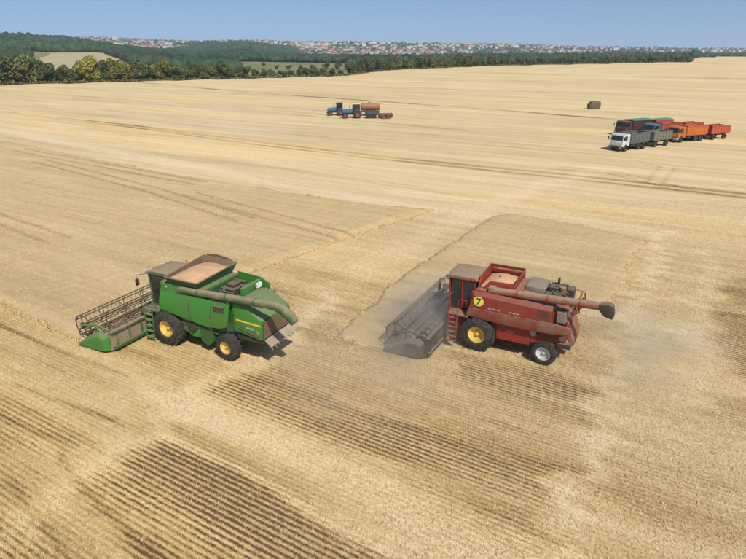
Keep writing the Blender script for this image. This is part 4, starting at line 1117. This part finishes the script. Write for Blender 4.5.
def trailer(label, pos, ang, body_m, tarp=None, ribs=7):
    """two-axle drawbar trailer, drawbar eye at x = 0"""
    t = thing('trailer', label, 'trailer', (pos[0], pos[1], 0), ang, 'drawbar trailers behind the lorries')
    t.scale = (0.82, 0.88, 0.88)
    B().tube([(0, 0, 0.75), (-1.15, 0.35, 0.75)], 0.05, 6).tube([(0, 0, 0.75), (-1.15, -0.35, 0.75)], 0.05, 6).part('drawbar', 'chassis', t)
    B().box(-6.2, -1.1, -0.42, 0.42, 0.72, 0.95).part('chassis', 'chassis', t, 0.01)
    for sd in (-1, 1):
        for x in (-1.9, -5.2): wheel('wheel', t, (x, sd * 0.98, 0.52), 0.52, 0.40, 0.27, 'chassis', sd, 16)
    body_box(t, -6.35, -1.05, 1.12, 2.45, 1.22, body_m, ribs, tarp, 'trailer_body')
    return t
def behind(pos, ang, d): return (pos[0] - d * math.cos(ang), pos[1] - d * math.sin(ang))
a = R(213); p = (35.3, 85.6)
lorry('white-cabbed lorry with a dark grey tipper body, parked nearest of the lorries', p, a, 'white_paint', 'grey_body')
trailer('grey-green trailer behind the white-cabbed lorry', behind(p, a, 6.7), R(211), 'olive_body')
a = R(203); p = (47.7, 94.4)
lorry('orange lorry with orange tipper body and pale front, farthest to the right', p, a, 'orange_paint', 'orange_paint', 'pale_plate')
trailer('orange-red trailer at the tail of the right-hand orange lorry', behind(p, a, 6.65), R(204), 'orange_red')
a = R(205); p = (45.2, 97.6)
lorry('blue-cabbed lorry with a red-orange tipper body between the other lorries', p, a, 'teal_cab', 'orange_red')
trailer('red trailer mostly hidden behind the orange lorry', behind(p, a, 6.65), R(205), 'orange_red')
a = R(207); p = (42.2, 101.6)
lorry('maroon lorry under a green tarpaulin, rearmost of the parked lorries', p, a, 'maroon_paint', 'maroon_paint', None, 'tarp_green')
trailer('red trailer under a green tarpaulin behind the maroon lorry', behind(p, a, 6.65), R(206), 'orange_red', 'tarp_green')

def tractor(label, pos, ang, m_, k=1.0, roof='white_paint', cab_frame=None):
    t = thing('tractor', label, 'tractor', (pos[0], pos[1], 0), ang, 'blue tractors on the far stubble')
    t.scale = (k, k, k)
    B().box(0.1, 2.7, -0.28, 0.28, 0.62, 1.0).part('chassis', 'chassis', t, 0.02)
    B().prism([(0.85, 1.0), (0.85, 1.72), (2.55, 1.60), (2.75, 1.35), (2.75, 0.95)], -0.40, 0.40).part('bonnet', m_, t, 0.06, 35)
    B().box(2.752, 2.79, -0.3, 0.3, 1.0, 1.35).part('grille', 'chassis', t)
    cab = B()
    for x, y in ((0.80, 0.62), (0.80, -0.62), (-0.55, 0.68), (-0.55, -0.68)): cab.tube([(x, y, 1.05), (x * 0.95, y, 2.55)], 0.045, 6)
    cab.box(-0.6, 0.85, -0.68, 0.68, 0.95, 1.25)
    cab = cab.part('cab', cab_frame or m_, t)
    B().box(0.79, 0.81, -0.57, 0.57, 1.27, 2.5).part('windscreen', 'cab_glass', cab)
    B().box(-0.53, -0.51, -0.62, 0.62, 1.27, 2.5).part('rear_window', 'cab_glass', cab)
    for sd in (-1, 1):
        B().box(-0.48, 0.74, sd * 0.64 - 0.01, sd * 0.64 + 0.01, 1.27, 2.5).part('side_window', 'cab_glass', cab)
        B().prism([(0.55, 1.0), (0.45, 1.52), (-0.3, 1.62), (-0.75, 1.35), (-0.78, 1.27), (-0.3, 1.54), (0.38, 1.44)], sd * 0.70, sd * 1.12).part('mudguard', m_, t, 0.01)
        wheel('rear_wheel', t, (-0.05, sd * 0.94, 0.80), 0.80, 0.42, 0.42, 'harrow_rust', sd, 18)
        wheel('front_wheel', t, (2.25, sd * 0.80, 0.52), 0.52, 0.30, 0.27, 'harrow_rust', sd, 16)
        B().tube([(2.80, sd * 0.3, 1.45), (2.74, sd * 0.3, 1.45)], 0.08, 10).part('headlight', 'lamp_white', t)
    B().prism([(0.98, 2.55), (0.94, 2.68), (-0.7, 2.70), (-0.74, 2.55)], -0.75, 0.75).part('roof', roof, cab, 0.03)
    B().tube([(1.4, 0.30, 1.68), (1.4, 0.30, 2.4)], 0.045, 8).part('exhaust', 'chassis', t)
    B().box(2.795, 3.05, -0.35, 0.35, 0.6, 0.85).part('front_weight', 'chassis', t, 0.02)
    return t
tractor('blue tractor with red wheels, leftmost machine on the far stubble', (-7.4, 134.2), R(190), 'blue_paint', 1.0, 'maroon_paint')
tractor('blue tractor with a white-roofed cab in front of the rust-brown tank', (-3.5, 129.0), R(188), 'blue_paint', 1.12, 'white_paint')
def tank_trailer(pos, ang):
    t = thing('tank_trailer', 'rust-brown tank trailer parked behind the white-roofed tractor', 'trailer', (pos[0], pos[1], 0), ang)
    B().lathe([(0.001, -2.15), (0.72, -2.10), (0.88, -1.95), (0.90, 0), (0.88, 1.95), (0.72, 2.10), (0.001, 2.15)], 28).part('tank', 'tank_rust', t, 0, 40)
    o = t.children[0]; o.location = (0, 0, 1.95); o.rotation_euler = (0, 0, R(90)); o.scale = (1.05, 1, 0.92)
    B().tube([(0.2, 0, 2.75), (0.2, 0, 2.95)], 0.28, 14).part('hatch', 'tank_rust', t, 0.01)
    B().box(-2.0, 2.3, -0.4, 0.4, 0.80, 1.05).part('chassis', 'navy_paint', t, 0.02)
    B().tube([(2.3, 0.3, 0.85), (3.5, 0, 0.7)], 0.05, 6).tube([(2.3, -0.3, 0.85), (3.5, 0, 0.7)], 0.05, 6).part('drawbar', 'navy_paint', t)
    for x in (-1.0, 1.0): B().box(x - 0.08, x + 0.08, -0.7, 0.7, 1.0, 1.35).part('saddle', 'navy_paint', t)
    for sd in (-1, 1):
        for x in (-0.6, 0.6): wheel('wheel', t, (x, sd * 0.92, 0.50), 0.50, 0.32, 0.27, 'navy_paint', sd, 16)
tank_trailer((-0.6, 133.2), R(186))
def fuel_cart(pos, ang):
    t = thing('flat_trailer', 'low navy-blue trailer hitched to the white-roofed tractor', 'trailer', (pos[0], pos[1], 0), ang)
    bd = B().box(-1.5, 1.2, -0.95, 0.95, 0.78, 0.90).part('platform', 'navy_paint', t, 0.01)
    for sd in (-1, 1): B().box(-1.5, 1.2, sd * 0.95 - 0.03, sd * 0.95 + 0.03, 0.905, 1.45).part('side_board', 'navy_paint', bd)
    for x in (-1.53, 1.23): B().box(x - 0.025, x + 0.025, -0.92, 0.92, 0.905, 1.45).part('end_board', 'navy_paint', bd)
    B().tube([(1.25, 0.25, 0.8), (2.3, 0, 0.65)], 0.045, 6).tube([(1.25, -0.25, 0.8), (2.3, 0, 0.65)], 0.045, 6).part('drawbar', 'chassis', t)
    for sd in (-1, 1):
        for x in (-0.55, 0.5): wheel('wheel', t, (x, sd * 0.86, 0.45), 0.45, 0.28, 0.24, 'chassis', sd, 14)
fuel_cart((-0.35, 128.7), R(184))
def disc_harrow(pos, ang):
    t = thing('disc_harrow', 'rusty disc harrow standing behind the tractors', 'harrow', (pos[0], pos[1], 0), ang)
    fr = B()
    for y in (-1.5, -0.5, 0.5, 1.5): fr.box(-1.5, 1.2, y - 0.05, y + 0.05, 0.78, 0.90)
    for x in (-1.45, -0.1, 1.15): fr.box(x - 0.05, x + 0.05, -1.7, 1.7, 0.905, 1.0)
    fr.part('frame', 'harrow_rust', t)
    B().tube([(1.2, 0.5, 0.85), (2.3, 0, 0.7)], 0.05, 6).tube([(1.2, -0.5, 0.85), (2.3, 0, 0.7)], 0.05, 6).part('drawbar', 'harrow_rust', t)
    me = B().lathe([(0.001, 0.02), (0.15, 0.025), (0.36, 0.085), (0.36, 0.075), (0.15, 0.0), (0.001, -0.01)], 20).mesh('disc', 'harrow_rust', 0, 40)
    for x, rz in ((0.7, 0.3), (-1.0, -0.3)):
        gx = B().tube([(x + 1.5 * math.sin(rz), -1.5, 0.36), (x - 1.5 * math.sin(rz), 1.5, 0.36)], 0.04, 6).part('gang_shaft', 'harrow_rust', t)
        for k in range(9):
            y = -1.4 + 2.8 * k / 8
            link('disc', me, gx, (x - y * math.sin(rz), y, 0.36), (0, 0, rz))
        for y in (-1.1, 0.0, 1.1):
            B().box(x - y * math.sin(rz) - 0.03, x - y * math.sin(rz) + 0.03, y - 0.03, y + 0.03, 0.36, 0.80).part('hanger', 'harrow_rust', t)
    for sd in (-1, 1): wheel('wheel', t, (-0.2, sd * 0.75, 0.40), 0.40, 0.22, 0.2, 'chassis', sd, 14)
disc_harrow((2.6, 128.4), R(183))

def straw_stack(pos):
    bm = bmesh.new(); bmesh.ops.create_cube(bm, size=1.0)
    bmesh.ops.subdivide_edges(bm, edges=bm.edges[:], cuts=7, use_grid_fill=True)
    for v in bm.verts:
        p = v.co
        q = Vector((p.x, p.y, p.z)); ln = (abs(q.x * 2) ** 5 + abs(q.y * 2) ** 5 + abs(q.z * 2) ** 5) ** 0.2
        v.co = q / max(ln, 1e-6)
        v.co = Vector((v.co.x * 2.9, v.co.y * 2.0, v.co.z * 1.9 + 0.90)) + Vector((random.gauss(0, 0.03), random.gauss(0, 0.03), random.gauss(0, 0.03)))
        if v.co.z > 1.3: v.co.x = v.co.x * 0.90 + 0.16
    me = bpy.data.meshes.new('straw_stack'); bm.to_mesh(me); bm.free(); me.materials.append(mat('old_straw'))
    o = link('straw_stack', me, None, (pos[0], pos[1], 0), (0, 0, R(8)))
    tag(o, 'small weathered grey-brown stack standing alone on the stubble beyond the lorries', 'straw stack')
straw_stack((54.4, 148.5))

# ================================================================== TREES
def crown_mesh(name, h, rx, n, seed, m_, leaf, shape='round'):
    g = np.random.default_rng(seed)
    nl = 14
    # lobes spread through the crown
    lc = g.normal(0, 0.42, (nl, 3)); lc /= np.maximum(1, np.linalg.norm(lc, axis=1) / 0.72)[:, None]
    lr = 0.26 + 0.20 * g.random(nl)
    k = g.integers(0, nl, n)
    d = g.normal(0, 1, (n, 3)); d /= np.linalg.norm(d, axis=1)[:, None]
    rr = lr[k] * (0.55 + 0.5 * g.random(n) ** 0.5)
    p = lc[k] + d * rr[:, None]
    c = p.copy()
    zz = p[:, 2].copy()
    p[:, 0] *= rx; p[:, 1] *= rx
    p[:, 2] = h * 0.56 + zz * h * 0.47
    p[:, 2] = np.maximum(p[:, 2], 0.10 * h + 0.2 * h * g.random(n))
    a = g.normal(0, 1, (n, 3)); a /= np.linalg.norm(a, axis=1)[:, None]
    b = np.cross(a, g.normal(0, 1, (n, 3))); b /= np.linalg.norm(b, axis=1)[:, None]
    s = leaf * (0.6 + 0.8 * g.random(n))[:, None]
    v = np.stack([p - a * s - b * s * 0.6, p + a * s - b * s * 0.6, p + a * s * 0.7 + b * s * 0.7, p - a * s * 0.7 + b * s * 0.7], 1).reshape(-1, 3)
    tone = np.clip(0.35 * g.random(n) + 0.65 * g.random(nl)[k], 0, 1)
    return np_mesh(name, v, np.arange(n * 4).reshape(-1, 4), m_, {'tone': ('FLOAT', np.repeat(tone, 4))})
def trunk_mesh(h, seed):
    g = random.Random(seed)
    b = B().tube([(0, 0, -0.6), (0.05 * h * 0.1, 0, h * 0.25), (g.uniform(-.03, .03) * h, g.uniform(-.03, .03) * h, h * 0.55), (0, 0, h * 0.8)], [0.026 * h, 0.02 * h, 0.014 * h, 0.004 * h], 7)
    for k in range(5):
        a = k * 1.26 + g.random(); z = h * (0.22 + 0.08 * k)
        b.tube([(0, 0, z), (math.cos(a) * h * 0.12, math.sin(a) * h * 0.12, z + h * 0.12), (math.cos(a) * h * 0.22, math.sin(a) * h * 0.22, z + h * 0.26)], [0.010 * h, 0.007 * h, 0.002 * h], 5)
    return b.mesh('trunk', 'bark', 0, 60)
KIND_MAT = {'dark green': 'leaves_dark', 'mid green': 'leaves_mid', 'yellowish': 'leaves_yellow', 'brownish': 'leaves_brown'}
protos = {}
for k, m_ in KIND_MAT.items():
    for j in range(3):
        protos[k, j] = (crown_mesh('crown', 1.0, (0.46, 0.40, 0.52)[j], 2600, 11 * j + len(k), m_, 0.034), trunk_mesh(1.0, 5 + j))
def ordinal(n):
    return str(n) + ('th' if 10 <= n % 100 <= 20 else {1: 'st', 2: 'nd', 3: 'rd'}.get(n % 10, 'th'))
def plant_tree(kind, j, x, y, h, wide, label, group, name='tree'):
    z = float(land_z(x, y))
    t = thing(name, label, 'tree', (x, y, z), random.uniform(0, 6.28), group)
    t.scale = (h * wide, h * wide, h)
    link('crown', protos[kind, j][0], t); link('trunk', protos[kind, j][1], t)
    return t
# row of trees along the near edge of the valley: column, top row in the photo, kind
ROW = [(-60, 60, 'dark green'), (-40, 56, 'dark green'), (-22, 58, 'mid green'), (-6, 55, 'dark green'), (5, 54, 'dark green'), (14, 58, 'brownish'), (22, 55, 'mid green'), (31, 57, 'dark green'), (38, 62, 'dark green'), (45, 64, 'mid green'),
       (53, 67, 'mid green'), (60, 66, 'brownish'), (67, 68, 'mid green'), (75, 62, 'yellowish'), (83, 58, 'yellowish'), (90, 57, 'yellowish'), (97, 59, 'dark green'), (104, 64, 'mid green'), (112, 59, 'yellowish'), (120, 60, 'yellowish'),
       (128, 64, 'brownish'), (135, 60, 'dark green'), (142, 62, 'mid green'), (150, 65, 'dark green'), (157, 61, 'yellowish'), (164, 66, 'dark green'), (172, 65, 'mid green'), (180, 66, 'dark green'), (188, 66, 'mid green'),
       (196, 65, 'brownish'), (204, 67, 'mid green'), (211, 64, 'dark green'), (219, 62, 'mid green'), (228, 68, 'mid green'), (241, 66, 'dark green'), (253, 72, 'mid green'), (263, 70, 'brownish'), (272, 71, 'mid green'), (281, 70, 'dark green'),
       (290, 71, 'mid green'), (298, 69, 'brownish'), (306, 68, 'mid green'), (314, 67, 'dark green'), (322, 68, 'brownish'), (331, 68, 'mid green'), (340, 70, 'dark green')]
counts = {}
for i, (c, top, kind) in enumerate(ROW):
    D = float(edge_depth(c)) + 3.5 + random.uniform(0, 3); x = (c - 373) / 624.5 * D
    base = HOR + 672 * CAM_H / D
    h = max((base - top) * D / 672.0, 3.0) * 1.05
    wide = random.uniform(0.92, 1.15) * (1.0 if h > 7 else 1.3)
    counts[kind] = counts.get(kind, 0) + 1
    plant_tree(kind, i % 3, x, D, h, wide, '%s of the %s trees counted from the left along the field edge' % (ordinal(counts[kind]), kind), 'trees along the near field edge')
# second, looser row behind it to close the gaps
for i in range(26):
    c = -50 + i * 15.3 + random.uniform(-3, 3)
    D = float(edge_depth(c)) + random.uniform(14, 26); x = (c - 373) / 624.5 * D
    h = random.uniform(5.0, 7.5) if c < 240 else random.uniform(4.0, 5.5)
    plant_tree(random.choice(['dark green', 'mid green', 'mid green', 'brownish']), i % 3, x, D, h, 1.15, '%s low bushy tree from the left, half hidden behind the field-edge row' % ordinal(i + 1), 'low trees behind the field-edge row')
# trees along the far field edge, right of the corner
cols = np.linspace(352, 690, 62)
for i, c in enumerate(cols):
    D = float(edge_depth(c)) + 5 + random.uniform(0, 5); x = (c - 373) / 624.5 * D
    h = (random.uniform(7.0, 9.5) if c < 470 else random.uniform(6.0, 8.5))
    plant_tree(random.choice(['dark green', 'dark green', 'mid green', 'mid green', 'brownish']), i % 3, x, D, h, random.uniform(1.1, 1.35),
               '%s tree from the corner along the far field edge' % ordinal(i + 1), 'trees along the far field edge')
# bushes on the meadow beyond
for i, (c, D, h) in enumerate(sorted([(228, 520, 5), (246, 560, 6), (262, 540, 4), (276, 620, 4.5), (288, 600, 5), (300, 580, 5), (262, 700, 5), (140, 620, 6), (150, 660, 7), (165, 600, 6), (180, 640, 7), (196, 600, 6.5), (210, 620, 7), (312, 560, 6), (326, 580, 7), (338, 560, 6.5), (20, 560, 7), (8, 600, 8), (34, 540, 6)])):
    plant_tree('mid green' if i % 2 else 'dark green', i % 3, (c - 373) / 624.5 * D, D, h, 1.2, '%s scattered bushy tree from the left on the valley slope' % ordinal(i + 1), 'bushes on the valley meadow')
# bushes and tall weeds along the field's rim
def rim_weeds():
    g = np.random.default_rng(21); n = 9000
    c = -70 + 760 * g.random(n); e = edge_depth(c); D = e + 0.5 + 4.0 * g.random(n); x = (c - 373) / 624.5 * D
    z = -0.4 + 1.3 * g.random(n) ** 1.5
    p = np.stack([x, D, z], 1)
    a = g.normal(0, 1, (n, 3)); a /= np.linalg.norm(a, axis=1)[:, None]
    b = np.cross(a, g.normal(0, 1, (n, 3))); b /= np.linalg.norm(b, axis=1)[:, None]
    s = 0.32 * (0.6 + 0.8 * g.random(n))[:, None]
    v = np.stack([p - a * s - b * s, p + a * s - b * s, p + a * s + b * s, p - a * s + b * s], 1).reshape(-1, 3)
    o = link('weeds', np_mesh('weeds', v, np.arange(n * 4).reshape(-1, 4), 'leaves_brown', {'tone': ('FLOAT', np.repeat(g.random(n), 4))}))
    tag(o, 'brownish weeds and low growth along the rim of the field', 'weeds', None, 'stuff')
rim_weeds()

# ---------------- woods on the slopes: one far mass of crowns
def ico(sub):
    bm = bmesh.new(); bmesh.ops.create_icosphere(bm, subdivisions=sub, radius=1.0)
    v = np.array([p.co[:] for p in bm.verts]); f = np.array([[q.index for q in fc.verts] for fc in bm.faces]); bm.free()
    return v, f
ICO1, ICO2 = ico(1), ico(2)
def forest():
    g = np.random.default_rng(31); c, D = [], []
    def scatter(n, c0, c1, d0, d1, test=None):
        cc = c0 + (c1 - c0) * g.random(n); dd = np.sqrt(d0 ** 2 + (d1 ** 2 - d0 ** 2) * g.random(n))
        k = np.ones(n, bool) if test is None else test(cc, dd)
        c.append(cc[k]); D.append(dd[k])
    wood = lambda cc, dd: zone(cc, dd) == 3
    scatter(5400, -160, 700, 872, 1350, wood)
    scatter(6000, -160, 760, 1350, 2000, wood)
    scatter(1200, -160, 75, 2000, 2700, wood)
    scatter(3000, 180, 300, 2000, 2700, wood)
    scatter(900, 30, 160, 846, 880)
    scatter(1500, -160, 30, 560, 872, wood); scatter(1500, 128, 245, 520, 872, wood); scatter(500, 96, 132, 620, 872, wood)
    scatter(160, 300, 480, 1800, 2080)
    # scattered among the houses and on the far ridges
    patch = lambda cc, dd: fbm(cc * 0.06, dd * 0.004) > 0.47
    scatter(2300, -100, 820, 2100, 3400, patch)
    scatter(2300, -100, 850, 3400, 4700, patch)
    scatter(500, 640, 690, 680, 870); scatter(900, 480, 690, 700, 900); scatter(700, 350, 480, 560, 880)
    return np.concatenate(c), np.concatenate(D)
fc, fD = forest()
fx = (fc - 373) / 624.5 * fD; fz = land_z(fx, fD)
g = np.random.default_rng(32)
def crowns(idx, base, size):
    v0, f0 = base; n = len(idx); nv0 = len(v0)
    r = size[0] + (size[1] - size[0]) * g.random(n); hgt = r * (0.72 + 0.4 * g.random(n))
    jit = 1 + g.normal(0, 0.10, (n, nv0))
    v = v0[None] * jit[:, :, None] * np.stack([r, r, hgt], 1)[:, None, :]
    v += np.stack([fx[idx], fD[idx], fz[idx] + hgt * 0.85], 1)[:, None, :]
    f = f0[None] + (np.arange(n) * nv0)[:, None, None]
    tone = np.repeat(np.clip(0.6 * g.random(n) + 0.8 * (fbm(fx[idx] * 0.006, fD[idx] * 0.006) - 0.25), 0, 1), nv0)
    return v.reshape(-1, 3), f.reshape(-1, 3), tone
near_i = np.where(fD < 1750)[0]; far_i = np.where(fD >= 1750)[0]
v1, f1, t1 = crowns(near_i, ICO2 if len(ICO2[0]) <= 42 else ICO1, (3.6, 6.6)); v2, f2, t2 = crowns(far_i, ICO1, (4.0, 6.5))
fo = link('forest', np_mesh('forest', np.concatenate([v1, v2]), np.concatenate([f1, f2 + len(v1)]), 'forest_leaves', {'tone': ('FLOAT', np.concatenate([t1, t2]))}))
tag(fo, 'dark green woods covering the slopes beyond the field', 'forest', None, 'stuff')

# ================================================================== TOWNS ON THE HILLS
def house_mesh(w, d, h, roof_h, m_wall, m_roof, flat=False):
    b = B().box(-w / 2, w / 2, -d / 2, d / 2, -3, h); nw = len(b.f)
    if flat: b.box(-w / 2 - 0.2, w / 2 + 0.2, -d / 2 - 0.2, d / 2 + 0.2, h + 0.01, h + 0.5)
    else:
        o = 0.5
        b.add([(-w / 2 - o, -d / 2 - o, h - 0.1), (w / 2 + o, -d / 2 - o, h - 0.1), (w / 2 + o, d / 2 + o, h - 0.1), (-w / 2 - o, d / 2 + o, h - 0.1), (-w / 2 - o, 0, h + roof_h), (w / 2 + o, 0, h + roof_h)],
              [(0, 1, 5, 4), (2, 3, 4, 5), (0, 4, 3), (1, 2, 5), (0, 3, 2, 1)])
    nr_ = len(b.f)
    nwin = max(2, int(w / 3.2))
    for k in range(nwin):
        x = -w / 2 + w * (k + 0.5) / nwin
        for fl in range(max(1, int(h / 3))):
            for sd in (-1, 1): b.box(x - 0.6, x + 0.6, sd * d / 2 - 0.05, sd * d / 2 + 0.05, 1.0 + fl * 2.9, 2.4 + fl * 2.9)
    me = bpy.data.meshes.new('house'); me.from_pydata(b.v, [], b.f)
    for mm in (m_wall, m_roof, 'window_dark'): me.materials.append(mat(mm))
    me.polygons.foreach_set('material_index', [0 if i < nw else (1 if i < nr_ else 2) for i in range(len(b.f))])
    me.update()
    return me
HP = [('white house with a red roof', house_mesh(11, 9, 6.0, 3.6, 'house_white', 'roof_red')), ('white house with a brown roof', house_mesh(10, 9, 5.6, 3.8, 'house_white', 'roof_brown')),
      ('cream house with a red roof', house_mesh(12, 9, 6.4, 3.4, 'house_cream', 'roof_red')), ('brick house with a grey roof', house_mesh(10, 8, 6.0, 3.2, 'house_brick', 'roof_grey')),
      ('cream house with a brown roof', house_mesh(9, 9, 5.4, 3.6, 'house_cream', 'roof_brown')), ('white house with a grey roof', house_mesh(13, 9, 6.0, 2.6, 'house_white', 'roof_grey'))]
HW = [0.18, 0.17, 0.12, 0.12, 0.11, 0.30]
BLOCK = house_mesh(38, 13, 15, 0, 'house_white', 'roof_grey', True)
SHED = house_mesh(60, 16, 6, 2.2, 'house_white', 'roof_white')
g = np.random.default_rng(44)
def town(n, c0, c1, d0, d1, where, grp, keep=None, name='house'):
    done = 0; spots = []
    for _ in range(n * 30):
        if done >= n: break
        c = c0 + (c1 - c0) * g.random(); D = d0 + (d1 - d0) * g.random()
        if keep and not keep(c, D): continue
        x = (c - 373) / 624.5 * D
        if any(abs(x - a) < 15 and abs(D - b) < 18 for a, b in spots): continue
        spots.append((x, D)); done += 1
        k = g.choice(len(HP), p=HW)
        s = 0.9 + 0.4 * g.random()
        o = link(name, HP[k][1], None, (x, D, float(land_z(x, D))), (0, 0, float(g.choice([0.2, 0.35, -0.2, 1.6, 1.4]) + g.normal(0, 0.12))))
        o.scale = (s * (1 if D < 3000 else 1.25),) * 3
        tag(o, 'far %s %s' % (HP[k][0], where), 'house', grp)
town(70, 84, 172, 2080, 3250, 'in the town left of the middle wood', 'houses of the left hill town', lambda c, D: c < 84 + 110 * (3400 - D) / 900 + 30)
town(14, 150, 186, 2050, 2200, 'at the lower tip of the left hill town', 'houses at the tip of the left town')
town(22, 222, 300, 2750, 3500, 'on the skyline above the middle wood', 'houses on the skyline above the wood')
town(90, 300, 440, 1850, 3050, 'in the town above the rust-brown tank', 'houses of the middle hill town', lambda c, D: D > 1830 + max(0, 330 - c) * 8 + max(0, c - 400) * 5)
town(58, 440, 600, 2350, 3900, 'on the slope right of the middle town', 'houses of the right hill town', lambda c, D: D > 2300 + 5 * (c - 440))
town(40, 590, 800, 3000, 4400, 'on the low ridge above the lorries', 'houses on the far right ridge')
def far_houses():
    vs, fs, mi, o = [], [], [], 0
    for (n, c0, c1, d0, d1) in ((230, 78, 190, 2080, 3500), (60, 215, 305, 2800, 3600), (330, 300, 450, 1900, 3400), (260, 440, 620, 2400, 4300), (220, 590, 830, 3000, 4600)):
        for _ in range(n):
            c = c0 + (c1 - c0) * g.random(); D = d0 + (d1 - d0) * g.random()
            if fbm(np.array(c * 0.06), np.array(D * 0.004)) > 0.50: continue
            x = (c - 373) / 624.5 * D; z = float(land_z(x, D)); k = int(g.choice(len(HP), p=HW)); me = HP[k][1]
            a = float(g.choice([0.2, 0.35, -0.2, 1.6])); sc = (0.8 + 0.5 * g.random()) * (1 if D < 3000 else 1.25); ca, sa = math.cos(a) * sc, math.sin(a) * sc
            co = np.empty(len(me.vertices) * 3); me.vertices.foreach_get('co', co); co = co.reshape(-1, 3)[:14 if len(me.vertices) > 14 else None]
            vs.append(np.stack([x + co[:, 0] * ca - co[:, 1] * sa, D + co[:, 0] * sa + co[:, 1] * ca, z + co[:, 2] * sc], 1))
            for p in me.polygons:
                if p.material_index < 2: fs.append([q + o for q in p.vertices]); mi.append(FAR_MI[k][p.material_index])
            o += 14
    me = bpy.data.meshes.new('distant_houses'); me.from_pydata(np.concatenate(vs).tolist(), [], fs)
    for mm in FAR_MATS: me.materials.append(mat(mm))
    me.polygons.foreach_set('material_index', mi); me.update()
    tag(link('distant_houses', me), 'mass of tiny far houses filling out the hill towns', 'houses', None, 'stuff')
FAR_MATS = ['house_white', 'house_cream', 'house_brick', 'roof_red', 'roof_brown', 'roof_grey']
FAR_MI = [(0, 3), (0, 4), (1, 3), (2, 5), (1, 4), (0, 5)]
far_houses()
for i, (c, D, rz) in enumerate([(332, 3600, 0.1), (352, 3620, 0.05), (372, 3580, 0.0), (386, 3640, 0.1), (158, 2150, 0.4), (166, 2100, 0.5)]):
    x = (c - 373) / 624.5 * D
    o = link('long_shed', SHED, None, (x, D, float(land_z(x, D)) + 2), (0, 0, rz))
    tag(o, 'long white shed %s' % ('on the skyline above the middle town' if i < 4 else 'below the left hill town'), 'shed', 'long white sheds on the skyline' if i < 4 else 'long white sheds below the left town')
for i, (c, D, rz) in enumerate([(310, 2950, 0.2), (326, 3000, 0.1), (446, 3500, 0.1), (470, 3650, 0.0), (510, 3800, 0.2), (560, 3900, 0.1), (118, 3200, 0.2), (620, 4100, 0.1), (700, 4200, 0.0)]):
    x = (c - 373) / 624.5 * D
    o = link('apartment_block', BLOCK, None, (x, D, float(land_z(x, D))), (0, 0, rz))
    tag(o, 'pale flat-roofed block rising among the far houses', 'apartment block', 'flat-roofed blocks among the far houses')

# ================================================================== AIR
def vol_mat(name, col, density, noise_scale=None, aniso=0.2):
    m = bpy.data.materials.new(name); m.use_nodes = True; nt = m.node_tree; nt.nodes.clear(); MATS[name] = m
    out = nt.nodes.new('ShaderNodeOutputMaterial'); pv = nt.nodes.new('ShaderNodeVolumePrincipled')
    pv.inputs['Color'].default_value = (*col, 1); pv.inputs['Anisotropy'].default_value = aniso
    nt.links.new(pv.outputs[0], out.inputs['Volume'])
    if noise_scale is None: pv.inputs['Density'].default_value = density
    else:
        tc = N(nt, 'ShaderNodeTexCoord')
        ln = N(nt, 'ShaderNodeVectorMath', operation='LENGTH'); nt.links.new(tc.outputs['Object'], ln.inputs[0])
        fall = N(nt, 'ShaderNodeMapRange'); fall.interpolation_type = 'SMOOTHSTEP'
        for k, v in (('From Min', 1.0), ('From Max', 0.25), ('To Min', 0.0), ('To Max', 1.0)): fall.inputs[k].default_value = v
        nt.links.new(ln.outputs['Value'], fall.inputs['Value'])
        geo = N(nt, 'ShaderNodeNewGeometry')
        nz = N(nt, 'ShaderNodeTexNoise', Scale=noise_scale, Detail=3.0, Roughness=0.6); nt.links.new(geo.outputs['Position'], nz.inputs['Vector'])
        r1 = ramp(nt, [(0.36, 0.0), (0.68, 1.0)]); nt.links.new(nz.outputs[0], r1.inputs[0])
        d = mathn(nt, 'MULTIPLY', mathn(nt, 'MULTIPLY', fall.outputs[0], r1.outputs[0]), density)
        nt.links.new(d, pv.inputs['Density'])
    return m
vol_mat('haze_air', (0.70, 0.83, 1.0), 0.00010, None, 0.0)
hz = B().box(-9600, 9600, -9400, 9600, -40, 135).part('haze', 'haze_air'); tag(hz, 'thin blue summer haze over the whole valley', 'haze', None, 'stuff')
def dust(label, pos, ang, size, density, col=(0.62, 0.53, 0.44), scale=0.55):
    nm = 'dust_air_%d' % len(MATS)
    vol_mat(nm, col, density, scale)
    bm = bmesh.new(); bmesh.ops.create_icosphere(bm, subdivisions=3, radius=1.0)
    me = bpy.data.meshes.new('dust_cloud'); bm.to_mesh(me); bm.free(); me.materials.append(mat(nm))
    o = link('dust_cloud', me, None, pos, (0, 0, ang)); o.scale = size
    tag(o, label, 'dust', None, 'stuff')
hp = loc2w(R_POS, R_ANG, 3.3, 0.6)
dust('grey dust hanging over the header of the red combine', (hp[0], hp[1], 1.0), R_ANG, (3.0, 5.6, 2.1), 0.72, (0.98, 0.89, 0.77))
hp = loc2w(R_POS, R_ANG, 3.5, 6.5)
dust('thin brownish dust drifting in front of the red combine', (hp[0], hp[1], 0.9), R_ANG, (5.5, 6.0, 1.8), 0.17, (0.98, 0.88, 0.77), 0.35)
hp = loc2w(R_POS, R_ANG, -7.5, -1.0)
dust('pale chaff dust blown out behind the red combine', (hp[0], hp[1], 0.9), R_ANG, (5.0, 6.5, 2.0), 0.22, (1.0, 0.95, 0.82), 0.5)
